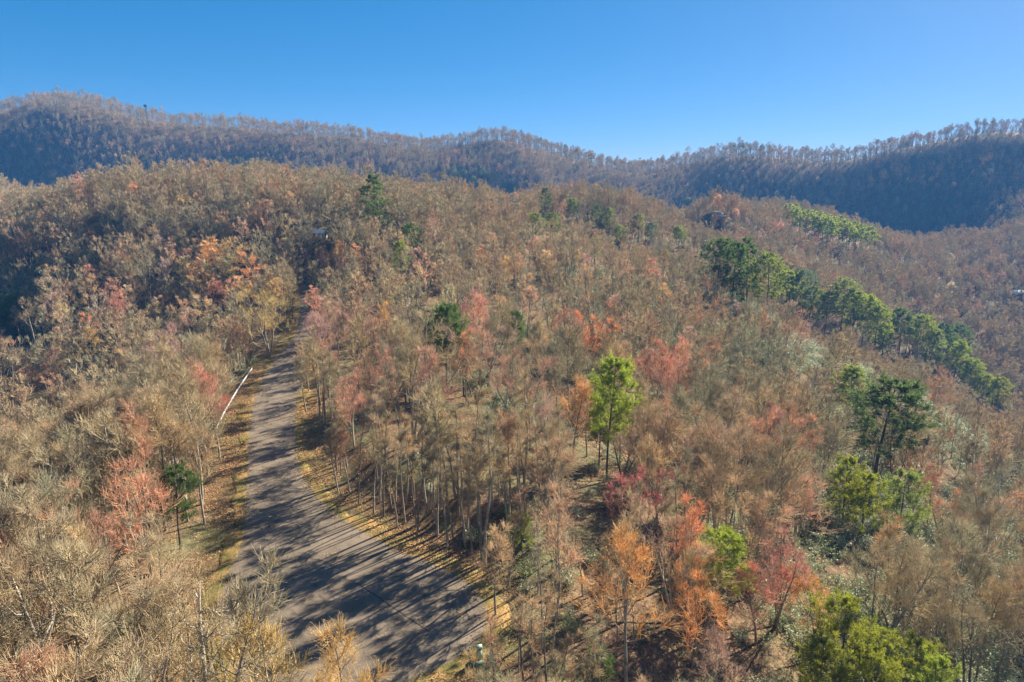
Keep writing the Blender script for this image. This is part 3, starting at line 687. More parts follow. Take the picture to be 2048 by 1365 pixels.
PINES = [
    (290, 313, 16, 'olive', 1, 'olive green pine alone on the left near hilltop skyline'),
    (750, 344, 24, 'dark', 'w', 'tall dark conical white pine left of centre on the near hill'),
    (838, 334, 17, 'dark', 'w', 'small dark pine on the skyline between the tall pine and the pine clump'),
    (884, 340, 18, 'olive', 'w', 'first pine at the left end of the hilltop pine clump'),
    (905, 334, 18, 'olive', 1, 'second pine from the left in the hilltop clump'),
    (926, 340, 17, 'blue', 1, 'blue-green pine in the middle of the hilltop clump'),
    (945, 352, 16, 'olive', 1, 'lower olive pine in the hilltop clump'),
    (962, 333, 19, 'dark', 1, 'dark round-topped pine at the right of the hilltop clump'),
    (975, 345, 17, 'blue', 1, 'blue-green pine right of the dark round-topped one'),
    (1008, 358, 17, 'olive', 'w', 'pointed pine just right of the hilltop clump'),
    (1028, 368, 15, 'olive', 1, 'broad olive pine right of the pointed one'),
    (1088, 374, 17, 'dark', 'w', 'slim dark spire pine right of the hilltop clump'),
    (1072, 425, 14, 'olive', 1, 'olive pine left in the mid clump above the round coral tree'),
    (1102, 424, 14, 'olive', 1, 'olive pine right in the mid clump above the round coral tree'),
    (1145, 397, 14, 'olive', 1, 'low pine among brown trees right of the spire pine'),
    (1195, 408, 15, 'dark', 'w', 'slim dark pine further right along the near ridge'),
    (1220, 414, 14, 'olive', 1, 'yellow-green pine beside the slim dark one on the near ridge'),
    (1278, 428, 15, 'olive', 1, 'large olive pine midway to the far house'),
    (1240, 450, 13, 'olive', 1, 'olive pine in front of the one midway to the far house'),
    (1300, 445, 13, 'blue', 1, 'blue-green pine right of the one midway to the far house'),
    (1360, 452, 14, 'olive', 1, 'olive pine above the dark pine cluster'),
    (1376, 395, 14, 'olive', 1, 'olive pine left of the far house'),
    (1190, 470, 12, 'lime', 1, 'bright low pine in the mid woods'),
    (1325, 500, 12, 'lime', 1, 'small lime pine behind the small red budding tree'),
    (815, 448, 14, 'dark', 1, 'dark olive pine below and right of the tall white pine'),
    (800, 480, 12, 'olive', 1, 'small olive pine at the foot of the dark olive one'),
    (890, 606, 17, 'dark', 0, 'dark round pine beside the bright red spire near centre'),
    (925, 655, 13, 'olive', 0, 'olive pine right below the dark round one near centre'),
    (870, 640, 13, 'dark', 0, 'dark lower pine left of the dark round one'),
    (1025, 620, 12, 'dark', 1, 'small dark evergreen among the coral trees of the centre'),
    (1222, 713, 18, 'lime', 0, 'bright lime lone pine right of centre with bare dark trunk'),
    (1203, 775, 12, 'lime', 0, 'bright pine tight behind the lone lime one'),
    (1245, 790, 11, 'lime', 0, 'lower bright pine on the right of the lone lime one'),
    (1440, 500, 19, 'dark', 1, 'dark broad pine at the left of the crest cluster'),
    (1470, 503, 19, 'dark', 1, 'dark pine second from left in the crest cluster'),
    (1502, 497, 21, 'dark', 'w', 'tallest dark spire pine of the crest cluster'),
    (1540, 548, 17, 'olive', 1, 'olive crest pine right below the tallest spire'),
    (1562, 560, 16, 'lime', 1, 'lime crest pine below the tallest spire'),
    (1582, 572, 16, 'lime', 1, 'lime crest pine, next down the crest line'),
    (1604, 568, 17, 'blue', 1, 'blue-green round crest pine above the gap in the crest line'),
    (1622, 598, 15, 'olive', 1, 'faded olive crest pine in the gap of the line'),
    (1655, 612, 15, 'olive', 1, 'small crest pine left of the tall rounded one'),
    (1690, 588, 18, 'olive', 1, 'tall rounded crest pine midway down the line'),
    (1712, 610, 17, 'lime', 1, 'lime crest pine right of the tall rounded one'),
    (1732, 620, 17, 'lime', 1, 'leafy lime crest pine, second right of the tall rounded one'),
    (1755, 642, 17, 'lime', 1, 'yellowish crest pine before the flat-topped one'),
    (1770, 672, 13, 'lime', 1, 'yellow-green low crest pine in front of the line'),
    (1806, 648, 17, 'dark', 1, 'flat-topped darker crest pine'),
    (1840, 658, 18, 'lime', 0, 'big rounded lime crest pine with tall bare trunk'),
    (1865, 690, 16, 'olive', 1, 'olive crest pine behind the big rounded one'),
    (1885, 675, 17, 'dark', 1, 'slim dark crest pine right of the big rounded one'),
    (1922, 677, 17, 'dark', 1, 'umbrella-shaped crest pine standing above the last lime ones'),
    (1915, 708, 17, 'lime', 0, 'wide lime crest pine near the right edge'),
    (1945, 745, 15, 'lime', 0, 'lime crest pine below the wide one near the right edge'),
    (1970, 770, 14, 'lime', 0, 'second last crest pine near the right edge'),
    (1998, 778, 15, 'yell', 0, 'last yellow-green crest pine at the lower end of the line'),
    (1705, 775, 12, 'olive', 0, 'olive pine up left of the tall dark pine on the right'),
    (1772, 795, 18, 'dark', 0, 'tall dark broad pine with a thick trunk on the right slope'),
    (1700, 918, 11, 'yell', 'l', 'low spreading yellow-green pine left under the tall dark pine'),
    (1738, 950, 10, 'yell', 'l', 'second low spreading pine under the tall dark pine'),
    (1815, 945, 12, 'olive', 'l', 'olive pine right under the tall dark pine'),
    (1700, 1205, 11, 'yell', 'l', 'yellow-green pine at the bottom right, highest of the lower clump'),
    (1755, 1265, 9, 'yell', 'l', 'yellow-green pine in the middle of the bottom right clump'),
    (1835, 1275, 8, 'yell', 'l', 'yellow-green pine right of the bottom right clump'),
    (1650, 1285, 7, 'yell', 'l', 'low yellow-green pine left of the bottom right clump'),
    (1880, 1320, 9, 'lime', 'l', 'low pine at the bottom edge right of the clump'),
    (1465, 1060, 11, 'lime', 0, 'green-leaved sapling wrapped in orange budding trees'),
    (20, 588, 13, 'olive', 0, 'pale green evergreen at the left edge by the hollow'),
    (0, 610, 12, 'olive', 0, 'pale green evergreen cut off by the left edge'),
    (1045, 1030, 6, 'olive', 0, 'thin olive evergreen behind the right of the turning circle'),
    (1205, 1300, 4, 'dark', 'l', 'dark low evergreen on the bottom slope right of the pedestal'),
    (250, 890, 11, 'dark', 0, 'dark green evergreen inside the left thicket'),
    (340, 930, 10, 'dark', 0, 'dark evergreen beneath the tall pink-tan maple'),
]
FL = [(1585, 386), (1597, 388), (1606, 391), (1618, 396), (1631, 397), (1640, 402), (1652, 403), (1662, 406), (1673, 411), (1684, 415), (1695, 418), (1706, 423), (1717, 425), (1727, 430), (1738, 435), (1748, 438), (1668, 415), (1700, 428), (1644, 408)]
for k, (px, py, h, ccode, kind, lab) in enumerate(PINES):
    x, y, z = find(px, py, h)
    c0 = PG[ccode]; j = random.uniform(.88, 1.12); c0 = tuple(a * j for a in c0)
    if kind == 'w': pr, bh = WPIN, 22
    elif kind == 'l': pr, bh = LOWP, 12
    else: pr, bh = (PIN0 if (kind == 0 or y < 170) else PIN1)[k % 3], 19
    make_tree('pine_tree', pr, (x, y, z - .2), random.uniform(0, 6.28), h / bh * (1.42 if 1530 < px and py < 790 and y > 120 else 1.2 if 1420 < px and py < 800 else 1), c0, lab, 'pine tree', 'evergreens standing in the woods', widen=(.78 if 'lone lime' in lab or 'lone pine' in lab or 'bright lime lone' in lab else 1.4 if 'thick trunk' in lab else 1.15 if y > 170 else 1.0))
    placed.append((x, y, 3.4)); q_ = project([(x, y, z + h)])[0]; picks.append((px, q_[1], q_[2], FPX * h / q_[2], FPX * h * .18 / q_[2], 0 if any(w_ in lab for w_ in ('inside', 'beneath', 'thin olive', 'bottom slope', 'white pine.')) else -.7))
for k, (px, py) in enumerate(FL):
    y = 465.0 + random.uniform(-9, 9); d = ray(px, py); x = d[0] * y / d[1]; z = gz(x, y); h_ = min(21, max(14, CAMZ + d[2] * y / d[1] - z))
    o = link('pine_tree', PIN2[k % 2], None, (x, y, z)); s_ = h_ / 22.0; o.scale = (s_ * 1.2, s_ * 1.2, s_); o.rotation_euler.z = random.uniform(0, 6)
    q_ = project([(x, y, z + 16)])[0]; picks.append((px, q_[1], q_[2], FPX * 16 / q_[2], FPX * 2.5 / q_[2], -.7))
    o.color = (*PG['lime'], 1); tag(o, 'small green pine in the far line of pines running down the spur', 'pine tree', 'far line of pines on the spur'); placed.append((x, y, 4))
for k, (px, py) in enumerate([(1072, 272), (1080, 277), (1130, 291), (1152, 300), (1432, 284), (1468, 289), (1485, 292), (1525, 290), (1180, 310), (1655, 292)]):
    x, y, z = find(px, py, 17); o = link('pine_tree', PIN2[k % 2], None, (x, y, z)); s_ = .95; o.scale = (s_ * .8, s_ * .8, s_); o.rotation_euler.z = random.uniform(0, 6)
    o.color = (*PG['dark'], 1); tag(o, 'dark pine silhouetted on the skyline of the far mountains', 'pine tree', 'pines on the mountain skyline'); placed.append((x, y, 4))
# special bare trees
for px, py, h, pr, bh, lab in [
    (360, 1075, 17, CROOK, 19, 'gnarled bare tree with thick pale crooked limbs in the lower left'),
    (20, 1050, 17, CROOK, 19, 'gnarled bare tree with twisting pale limbs at the left edge'),
    (632, 845, 11, PALE, 15, 'pale-barked tree leaning over the right side of the road'),
    (655, 850, 11, PALE, 15, 'second pale-barked leaning tree just right of the first by the road')]:
    x, y, z = find(px, py, h)
    if pr is PALE: x, y = on_plane(px + 45, 985); z = gz(x, y)
    make_tree('bare_tree', pr, (x, y, z - .2), random.uniform(0, 1.0), h / bh, None, lab, 'bare tree', 'distinctive bare trees')
    placed.append((x, y, 3))

# ------------------------------------------------------------------ scattered woodland
def jitter(x0, x1, y0, y1, s):
    xs = np.arange(x0, x1, s); yy = np.arange(y0, y1, s); X, Y = np.meshgrid(xs, yy)
    return (X + rng.uniform(-.48, .48, X.shape) * s).ravel(), (Y + rng.uniform(-.48, .48, X.shape) * s).ravel()
def thin(x, y, s):
    """scattered points inside the view wedge with a margin"""
    m = (np.abs(x) < y * .80 + 45) & (y > -12) & ~((np.hypot(x, y) < 17))
    return x[m], y[m]
pts = []
for (y0, y1, s) in ((-12, 130, 4.3), (130, 260, 4.8), (260, 480, 5.3), (480, 1250, 6.4)):
    x, y = jitter(-1050, 1050, y0, y1, s); pts.append(np.stack(thin(x, y, s), 1))
S = np.concatenate(pts)
S = S[road_dist(S[:, 0], S[:, 1]) > 2.8]
# slender close-set trees along the right rim of the road and the circle
x, y = jitter(-45, 30, 40, 125, 2.0); d_ = road_dist(x, y); m = (d_ > 3.0) & (d_ < 13) & (x > (xl(y) + xr(y)) / 2)
SL = np.stack([x[m], y[m]], 1)
x, y = jitter(-30, 50, 35, 130, 2.9); d_ = road_dist(x, y); m = (d_ > 13) & (d_ < 30) & (x > (xl(y) + xr(y)) / 2); SL2 = np.stack([x[m], y[m]], 1)
x, y = jitter(-110, -20, 22, 130, 3.7); d_ = road_dist(x, y); m = (d_ > 4.5) & (d_ < 24) & (x < xl(y)); SL3 = np.stack([x[m], y[m]], 1)
x, y = jitter(-70, 10, 112, 215, 2.7); d_ = road_dist(x, y); m = (d_ > 1.3) & (d_ < 12) & ((y < 150) | (d_ > .5)); SL4 = np.stack([x[m], y[m]], 1)
NS0 = len(S); S = np.concatenate([S, SL3, SL, SL2, SL4]); NS0 += len(SL3); slim = np.arange(len(S)) >= NS0
PA = np.array(placed)
keep = np.ones(len(S), bool)
for p in PA: keep &= (np.abs(S[:, 0] - p[0]) > p[2]) | (np.abs(S[:, 1] - p[1]) > p[2])
# thinner crowns right of the road so that the sun reaches the asphalt in streaks
_dr = road_dist(S[:, 0], S[:, 1]); keep &= ~((_dr < 30) & (S[:, 0] > -32) & (S[:, 1] < 125) & (S[:, 1] > 35) & ~slim & (rng.uniform(0, 1, len(S)) < .6))
keep &= ~((S[:, 0] > 22 + .12 * S[:, 1]) & (S[:, 1] < 165) & (rng.uniform(0, 1, len(S)) < .48))
_z = gfast(S[:, 0], S[:, 1]); _qt = project(np.c_[S, _z + 15.5]); _d = np.hypot(S[:, 0], S[:, 1])
for (px_, py_, dep_, hpx, wpx, pr_) in picks:
    m = (np.abs(_qt[:, 0] - px_) < wpx + FPX * 1.8 / _qt[:, 2]) & (_qt[:, 1] < py_ + hpx * (.62 if pr_ < 0 else .33)) & (_qt[:, 2] < dep_ - 1) & (_qt[:, 1] > py_ - 260)
    keep &= ~(m & (rng.uniform(0, 1, len(S)) < (.9 if pr_ < 0 else pr_)))
# sight gaps: rail, verge, buildings and the utility pedestal
def gap(px0, px1, py0, py1, Y0, Y1, prob=1.0, hh=15):
    global keep
    z = gfast(S[:, 0], S[:, 1]); q = project(np.c_[S, z + hh * .6]); q0 = project(np.c_[S, z + .5]); q1 = project(np.c_[S, z + hh])
    m = (np.abs((q[:, 0] - (px0 + px1) / 2)) < (px1 - px0) / 2) & (q1[:, 1] < py1) & (q0[:, 1] > py0) & (S[:, 1] > Y0) & (S[:, 1] < Y1)
    keep &= ~(m & (rng.uniform(0, 1, len(S)) < prob))
gap(412, 518, 735, 872, 60, 140)
gap(500, 585, 720, 1000, 40, 150)
gap(940, 985, 1290, 1340, 40, 75)
gap(500, 930, 1060, 1365, 20, 64)
gap(612, 668, 450, 480, 180, 238, 0.9)
gap(1422, 1462, 384, 406, 300, 428, 1.0)
gap(1975, 2050, 572, 590, 250, 436, 0.45)
S = S[keep]; slim = slim[keep]
hgt = rng.normal(16.5, 1.9, len(S)).clip(10, 21)
dens = vnoise(S[:, 0] / 25, S[:, 1] / 25, 21)
hgt = hgt * (1 + .22 * dens)
hgt *= np.where(S[:, 1] < 60, np.where(S[:, 0] > 0, .72, .92), 1)
Z = gfast(S[:, 0], S[:, 1])
# keep a clear air space round the camera
top = Z + hgt; dcam = np.hypot(S[:, 0], S[:, 1]); ok = (CAMZ - top) > 4 + 0 * dcam
ok |= dcam > 60
S, hgt, Z, slim = S[ok], hgt[ok], Z[ok], slim[ok]
hgt = np.where(slim, hgt * rng.uniform(.6, .95, len(hgt)), hgt)
q = project(np.c_[S, Z + hgt * .85]); qb = project(np.c_[S, Z])
inframe = (q[:, 0] > -20) & (q[:, 0] < 2068) & (q[:, 1] > -10) & (q[:, 1] < 1375) & (S[:, 1] > 5)
order = np.argsort(np.where(inframe, q[:, 2] - hgt * .5, 1e9))
near_ids = order[:300]
isnear = np.zeros(len(S), bool); isnear[near_ids] = True
def zone(px, py, x, y):
    if px < 440:
        if py > 1150: return 'leafless tan tree in the close thicket at the bottom left', 'bare trees at the bottom left'
        if py > 900: return 'leafless grey-brown tree in the left thicket between the rail and the bottom corner', 'bare trees in the left thicket'
        return 'leafless tree in the woods falling away left of the guardrail', 'bare trees left of the guardrail'
    if px < 640:
        if py > 1150: return 'slender bare tree in front of the turning circle at the bottom', 'bare trees before the turning circle'
        return 'leafless tree lining the left verge of the road', 'bare trees on the left verge'
    if px < 1010:
        if py > 1100: return 'slim bare tree hugging the rim of the turning circle', 'bare trees at the rim of the circle'
        return 'bare tree with pale branches on the leafy bank right of the road', 'bare trees on the bank right of the road'
    if px < 1400:
        if py > 1120: return 'thin leafless tree near the green pedestal at the bottom centre-right', 'bare trees near the pedestal'
        return 'grey-green leafless tree in the woods below the bright lone pine', 'bare trees below the lone pine'
    if px < 1700:
        if py > 1100: return 'leafless tree among the coral budding ones at the lower right', 'bare trees at the lower right'
        return 'leafless grey tree between the lone pine and the tall dark pine', 'bare trees between the two pines'
    if py > 1050: return 'spindly bare tree over the whitish shrubs in the bottom right corner', 'bare trees in the bottom right corner'
    return 'leafless dark-stemmed tree around the tall dark pine on the right', 'bare trees round the tall dark pine'
for i in near_ids:
    lab, gr = zone(q[i, 0], q[i, 1], *S[i])
    pr = SLIM[int(rng.integers(0, 3))] if slim[i] else NEAR[int(rng.integers(0, 6))]
    make_tree('bare_tree', pr, (S[i, 0], S[i, 1], Z[i] - .2), rng.uniform(0, 6.28), hgt[i] / 18, None, lab, 'bare tree', gr, widen=rng.uniform(.9, 1.15))

# instancing set-up for what nobody could count
def gn_scatter(name, P, scale, rotz, idx, protos, label, cat, tilt=None):
    coll = bpy.data.collections.new(name + '_kinds')
    for k, me in enumerate(protos):
        o = bpy.data.objects.new('%02d_%s_kind' % (k, name), me); coll.objects.link(o)
    me = bpy.data.meshes.new(name); me.vertices.add(len(P)); me.vertices.foreach_set('co', np.asarray(P, np.float32).ravel())
    a = me.attributes.new('sc', 'FLOAT_VECTOR', 'POINT'); a.data.foreach_set('vector', np.asarray(scale, np.float32).ravel())
    rot = np.zeros((len(P), 3), np.float32); rot[:, 2] = rotz
    if tilt is not None: rot[:, :2] = tilt
    a = me.attributes.new('rt', 'FLOAT_VECTOR', 'POINT'); a.data.foreach_set('vector', rot.ravel())
    a = me.attributes.new('ix', 'INT', 'POINT'); a.data.foreach_set('value', np.asarray(idx, np.int32))
    o = link(name, me)
    ng = bpy.data.node_groups.new(name + '_nodes', 'GeometryNodeTree')
    ng.interface.new_socket('Geometry', in_out='INPUT', socket_type='NodeSocketGeometry')
    ng.interface.new_socket('Geometry', in_out='OUTPUT', socket_type='NodeSocketGeometry')
    gi = ng.nodes.new('NodeGroupInput'); go = ng.nodes.new('NodeGroupOutput')
    ci = ng.nodes.new('GeometryNodeCollectionInfo'); ci.inputs['Collection'].default_value = coll; ci.inputs['Separate Children'].default_value = True; ci.inputs['Reset Children'].default_value = True
    ip = ng.nodes.new('GeometryNodeInstanceOnPoints'); ip.inputs['Pick Instance'].default_value = True
    def attr(n, t):
        q_ = ng.nodes.new('GeometryNodeInputNamedAttribute'); q_.data_type = t; q_.inputs['Name'].default_value = n; return q_.outputs['Attribute']
    L = ng.links.new
    L(gi.outputs[0], ip.inputs['Points']); L(ci.outputs[0], ip.inputs['Instance'])
    L(attr('ix', 'INT'), ip.inputs['Instance Index'])
    e2r = ng.nodes.new('FunctionNodeEulerToRotation'); L(attr('rt', 'FLOAT_VECTOR'), e2r.inputs[0]); L(e2r.outputs[0], ip.inputs['Rotation'])
    L(attr('sc', 'FLOAT_VECTOR'), ip.inputs['Scale']); L(ip.outputs[0], go.inputs[0])
    md = o.modifiers.new('scatter', 'NODES'); md.node_group = ng
    return tag(o, label, cat, None, 'stuff')
rest = ~isnear
Sx, Hx, Zx, dx = S[rest], hgt[rest], Z[rest], q[rest, 2]
dx = np.hypot(Sx[:, 0], Sx[:, 1])
idx = np.where(dx < 125, rng.integers(0, 4, len(Sx)), np.where(dx < 430, 4 + rng.integers(0, 5, len(Sx)), 9 + rng.integers(0, 3, len(Sx))))
# trees standing against the sky on the far crests: tall clear stems, small crowns
azs = np.linspace(-.95, .95, 400); rr_ = np.arange(500, 1500, 12.0)
AA, RR = np.meshgrid(azs, rr_); ZZ = gfast(np.sin(AA) * RR, np.cos(AA) * RR); EA = np.arctan2(ZZ - CAMZ, RR)
ta = np.arctan2(Sx[:, 0], Sx[:, 1]); ea = np.arctan2(Zx - CAMZ, dx)
ai = np.clip(np.round((ta + .95) / 1.9 * 399).astype(int), 0, 399); ridge = (dx > 600) & (ea > EA.max(0)[ai] - R(.55))
idx = np.where(ridge, 12 + rng.integers(0, 3, len(Sx)), idx)
Hx = np.where(ridge, Hx * rng.uniform(.85, 1.2, len(Hx)), Hx)
drop = (ridge & (rng.uniform(0, 1, len(Sx)) < .35))
sc = (Hx / 18)[:, None] * np.c_[rng.uniform(.9, 1.2, (len(Sx), 1)) * np.array([[1, 1]]), np.ones((len(Sx), 1))]
kp = ~drop
gn_scatter('woodland', np.c_[Sx, Zx - .2][kp], sc[kp], rng.uniform(0, 6.28, kp.sum()), idx[kp], NEARJ + MID + FAR + RIDGE, 'leafless brown and grey woodland covering the slopes, hills and far mountains', 'woodland')


# undergrowth: laurel shrubs, more of them on the right-hand slope
M_stem = M_bark
SHR = [shrub(700 + i, [1.6, 2.4, 1.2][i], [2.0, 2.4, 1.6][i]).mesh('shrub', [M_laurel, M_stem]) for i in range(3)]
x, y = jitter(-150, 260, 0, 270, 2.1); m = (np.abs(x) < y * .8 + 20) & (road_dist(x, y) > 4.0)
x, y = x[m], y[m]
pv_ = np.clip(vnoise(x / 14, y / 14, 31) * 2.2 + .15 + np.clip(x / 38, -.35, .8), .04, .97)
m = rng.uniform(0, 1, len(x)) < pv_; x, y = x[m], y[m]
s_ = rng.uniform(.6, 1.35, len(x)) * np.where(x > 25, 1.35, 1)
gn_scatter('undergrowth', np.c_[x, y, gfast(x, y) - .1], np.repeat(s_[:, None], 3, 1), rng.uniform(0, 6.28, len(x)), rng.integers(0, 3, len(x)), SHR, 'glossy evergreen laurel undergrowth glinting white on the right slope', 'undergrowth')

# grass and fallen leaves on the verges and the bank
def tuft(seed, n, L, W, mat, flatl=False):
    g = np.random.default_rng(seed); A = Acc(); c = np.c_[g.normal(0, .45, (n, 2)), np.full(n, .02)]
    d = g.normal(0, .7, (n, 3)); d[:, 2] = g.uniform(.0, .25, n) if flatl else g.uniform(.5, 1.2, n)
    A.quads(c, d, L * g.uniform(.6, 1.3, n), W, 0, g); return A.mesh('tuft', [mat])
ver = []
x, y = jitter(-80, 25, YR0 - 8, 215, .55); d = road_dist(x, y); m = (d > .15) & (d < 4.6 + rng.uniform(-1, 1, len(x))); x, y = x[m], y[m]
gm = vnoise(x / 5, y / 5, 41) + rng.normal(0, .15, len(x)) > -.05
xa, ya = x[gm], y[gm]; zz = np.maximum(gfast(xa, ya), zr(ya) - .0) * 1.0
zz = np.where(road_dist(xa, ya) < 3.2, zr(ya), gfast(xa, ya))
gn_scatter('grass', np.c_[xa, ya, zz], np.ones((len(xa), 3)) * rng.uniform(.6, 1.2, (len(xa), 1)), rng.uniform(0, 6.28, len(xa)), rng.integers(0, 2, len(xa)), [tuft(800 + i, 26, .16, .03, M_grassblade) for i in range(2)], 'yellowing short grass on the verges of the road', 'grass')
x2, y2 = jitter(-75, 60, 25, 150, 1.1); d = road_dist(x2, y2); m = (d > 2.2) & ((d < 60)); x2, y2 = x2[m], y2[m]
x3, y3 = jitter(-60, 10, 35, 200, 1.0); d3 = np.minimum(np.abs(x3 - xl(y3)), np.abs(xr(y3) - x3)); ins = road_dist(x3, y3) <= 0; m = ins & (rng.uniform(0, 1, len(x3)) < .55 * np.exp(-d3 / .9) + .015); x3, y3 = x3[m], y3[m]
xb = np.r_[x[~gm], x2, x3]; yb = np.r_[y[~gm], y2, y3]; zz = np.where(road_dist(xb, yb) < 3.2, zr(yb), gfast(xb, yb))
gn_scatter('leaf_litter', np.c_[xb, yb, zz], np.ones((len(xb), 3)) * rng.uniform(.7, 1.3, (len(xb), 1)), rng.uniform(0, 6.28, len(xb)), rng.integers(0, 2, len(xb)), [tuft(820 + i, 30, .15, .09, M_litterleaf, True) for i in range(2)], 'tan fallen leaves lying under the trees and along the road', 'leaf litter')

# ------------------------------------------------------------------ guardrail
M_galv = flat('galvanised_steel', (0.42, 0.42, 0.41), 0.45, 0.5, 2.0, .08)
M_wood = flat('weathered_post', (0.24, 0.20, 0.16), 0.9)
rail_px = [(504, 737), (490, 757), (474, 781), (459, 806), (446, 829), (434, 853), (425, 878)]
rp = []
for px, py in rail_px:
    d = ray(px, py); t = (0.65 - CAMZ) / d[2]; rp.append((d[0] * t, d[1] * t))
rp = resample(rp, 1.9)
gr = empty('guardrail', (rp[0][0], rp[0][1], 0)); tag(gr, 'pale steel guardrail curving along the left verge of the road', 'guardrail')
o0 = np.array([rp[0][0], rp[0][1], 0])
prof = [(0, .0), (.09, .05), (0.02, .13), (.02, .19), (.09, .27), (0, .32), (-.02, .32), (.06, .27), (-.01, .19), (-.01, .13), (.06, .05), (-.02, 0)]
V = []; F = []
tg = np.gradient(rp, axis=0); tg /= np.linalg.norm(tg, axis=1)[:, None]; nv = np.stack([-tg[:, 1], tg[:, 0]], 1)
for i, p in enumerate(rp):
    for a, b_ in prof: V.append((p[0] + nv[i, 0] * a - o0[0], p[1] + nv[i, 1] * a - o0[1], .45 + b_))
for i in range(len(rp) - 1):
    for k in range(12): F.append((i * 12 + k, i * 12 + (k + 1) % 12, (i + 1) * 12 + (k + 1) % 12, (i + 1) * 12 + k))
mb = MB(); mb.add(V, F); mb.build('beam', M_galv, gr)
for i in range(0, len(rp)):
    s__ = -1
    mb = MB(); zz = gz(rp[i][0], rp[i][1]); c = (rp[i][0] - nv[i, 0] * .14 - o0[0], rp[i][1] - nv[i, 1] * .14 - o0[1], (zz + .8) / 2 - .1)
    mb.box(c, (.16, .2, .8 - zz + .2), math.atan2(tg[i, 1], tg[i, 0])); mb.build('post', M_wood, gr)

# ------------------------------------------------------------------ utility pedestal
M_ped = flat('green_enamel', (0.20, 0.36, 0.27), 0.45, 0.5, 3, .1)
M_pedtop = flat('faded_green_lid', (0.50, 0.62, 0.42), 0.5, 0.5, 3, .1)
M_pad = flat('dark_green_pad', (0.03, 0.17, 0.15), 0.6)
d = ray(957, 1322); t = (0.05 - CAMZ) / d[2]; ux, uy = d[0] * t, d[1] * t; uz = gz(ux, uy)
up = empty('utility_pedestal', (ux, uy, uz + .02), .25); tag(up, 'pale green utility pedestal on a dark green base beside the turning circle', 'utility box')
mb = MB(); mb.box((-.25, -.2, .17), (1.05, .8, .34), taper=.9); mb.build('base', M_pad, up)
mb = MB(); mb.box((.1, .05, .84), (.46, .40, 1.0), taper=.92); mb.build('cabinet', M_ped, up)
mb = MB(); mb.box((.1, .05, 1.42), (.54, .48, .16), taper=.75); mb.build('lid', M_pedtop, up)
mb = MB(); mb.box((.1, -.165, .8), (.32, .02, .7)); mb.build('door', M_pedtop, up)

# ------------------------------------------------------------------ buildings
def gable(name, loc, rz, L, W, H, RH, mw, mr, mtrim, label, cat, windows=(), doors=()):
    o = empty(name, loc, rz); tag(o, label, cat)
    mb = MB(); x_, y_ = L / 2, W / 2
    mb.add([(-x_, -y_, -2), (x_, -y_, -2), (x_, y_, -2), (-x_, y_, -2), (-x_, -y_, H), (x_, -y_, H), (x_, y_, H), (-x_, y_, H), (-x_, 0, H + RH), (x_, 0, H + RH)],
           [(0, 1, 5, 4), (2, 3, 7, 6), (0, 4, 8), (4, 7, 8), (0, 4, 7, 3), (1, 2, 6, 5), (5, 6, 9)]); mb.F[3] = [f for f in mb.F[3] if f != [0, 4, 8]]
    mb.build('wall', mw, o)
    mb = MB(); e = .45; sl = RH / y_; t_ = .14
    for s in (-1, 1):
        mb.add([(-x_ - e, s * (y_ + e), H - e * sl + .03), (x_ + e, s * (y_ + e), H - e * sl + .03), (x_ + e, 0, H + RH + .03), (-x_ - e, 0, H + RH + .03),
                (-x_ - e, s * (y_ + e), H - e * sl + .03 + t_), (x_ + e, s * (y_ + e), H - e * sl + .03 + t_), (x_ + e, 0, H + RH + .03 + t_), (-x_ - e, 0, H + RH + .03 + t_)],
               [(0, 1, 2, 3), (4, 5, 6, 7), (0, 1, 5, 4), (1, 2, 6, 5), (3, 0, 4, 7)])
    mb.build('roof', mr, o)
    for (side, u, z0, w_, h_) in windows:
        mb = MB(); m2 = MB()
        if side == 'gable':  # on the +x end
            mb.box((x_ + .03, u, z0 + h_ / 2), (.08, w_ + .2, h_ + .2)); m2.box((x_ + .08, u, z0 + h_ / 2), (.04, w_, h_))
        else:
            mb.box((u, -y_ - .03, z0 + h_ / 2), (w_ + .2, .08, h_ + .2)); m2.box((u, -y_ - .08, z0 + h_ / 2), (w_, .04, h_))
        f_ = mb.build('window', mtrim, o); m2.build('pane', M_glass, f_)
    for (u, w_, h_) in doors:
        mb = MB(); mb.box((u, -y_ - .04, h_ / 2), (w_, .08, h_)); mb.build('door', mtrim, o)
    return o
M_glass = flat('window_glass', (0.03, 0.035, 0.04), 0.1, 0.8)
M_cream = flat('cream_siding', (0.62, 0.60, 0.38), .7, nscale=1)
M_white = flat('white_paint', (0.80, 0.79, 0.76), .6, nscale=1, namp=.05)
M_brown = flat('brown_siding', (0.24, 0.18, 0.14), .8)
M_dark = flat('dark_shingle', (0.17, 0.175, 0.19), .8)
x, y, _ = at(640, 472, 232); z = gz(x, y)
gable('garden_shed', (x, y, z - .1), R(-25), 4.6, 2.3, 2.3, .7, M_brown, M_white, M_white, 'small cream-ended shed with a pale roof among the hilltop trees', 'shed', windows=[('gable', 0, 1.1, .8, .9), ('front', -1.2, 1.2, .9, .8)], doors=[(1.4, 1, 2)])
mb = MB(); mb.add([(2.315, -1.1, 0.2), (2.315, 1.1, 0.2), (2.315, 1.1, 2.3), (2.315, 0, 2.95), (2.315, -1.1, 2.3), (2.335, -1.1, 0.2), (2.335, 1.1, 0.2), (2.335, 1.1, 2.3), (2.335, 0, 2.95), (2.335, -1.1, 2.3)],
    [(5, 6, 7, 8, 9), (0, 1, 6, 5), (1, 2, 7, 6), (2, 3, 8, 7), (3, 4, 9, 8), (4, 0, 5, 9)]); mb.build('gable_panel', M_cream, [o for o in COL.objects if o.name == 'garden_shed'][0])
x, y, _ = at(1438, 402, 425); z = gz(x, y)
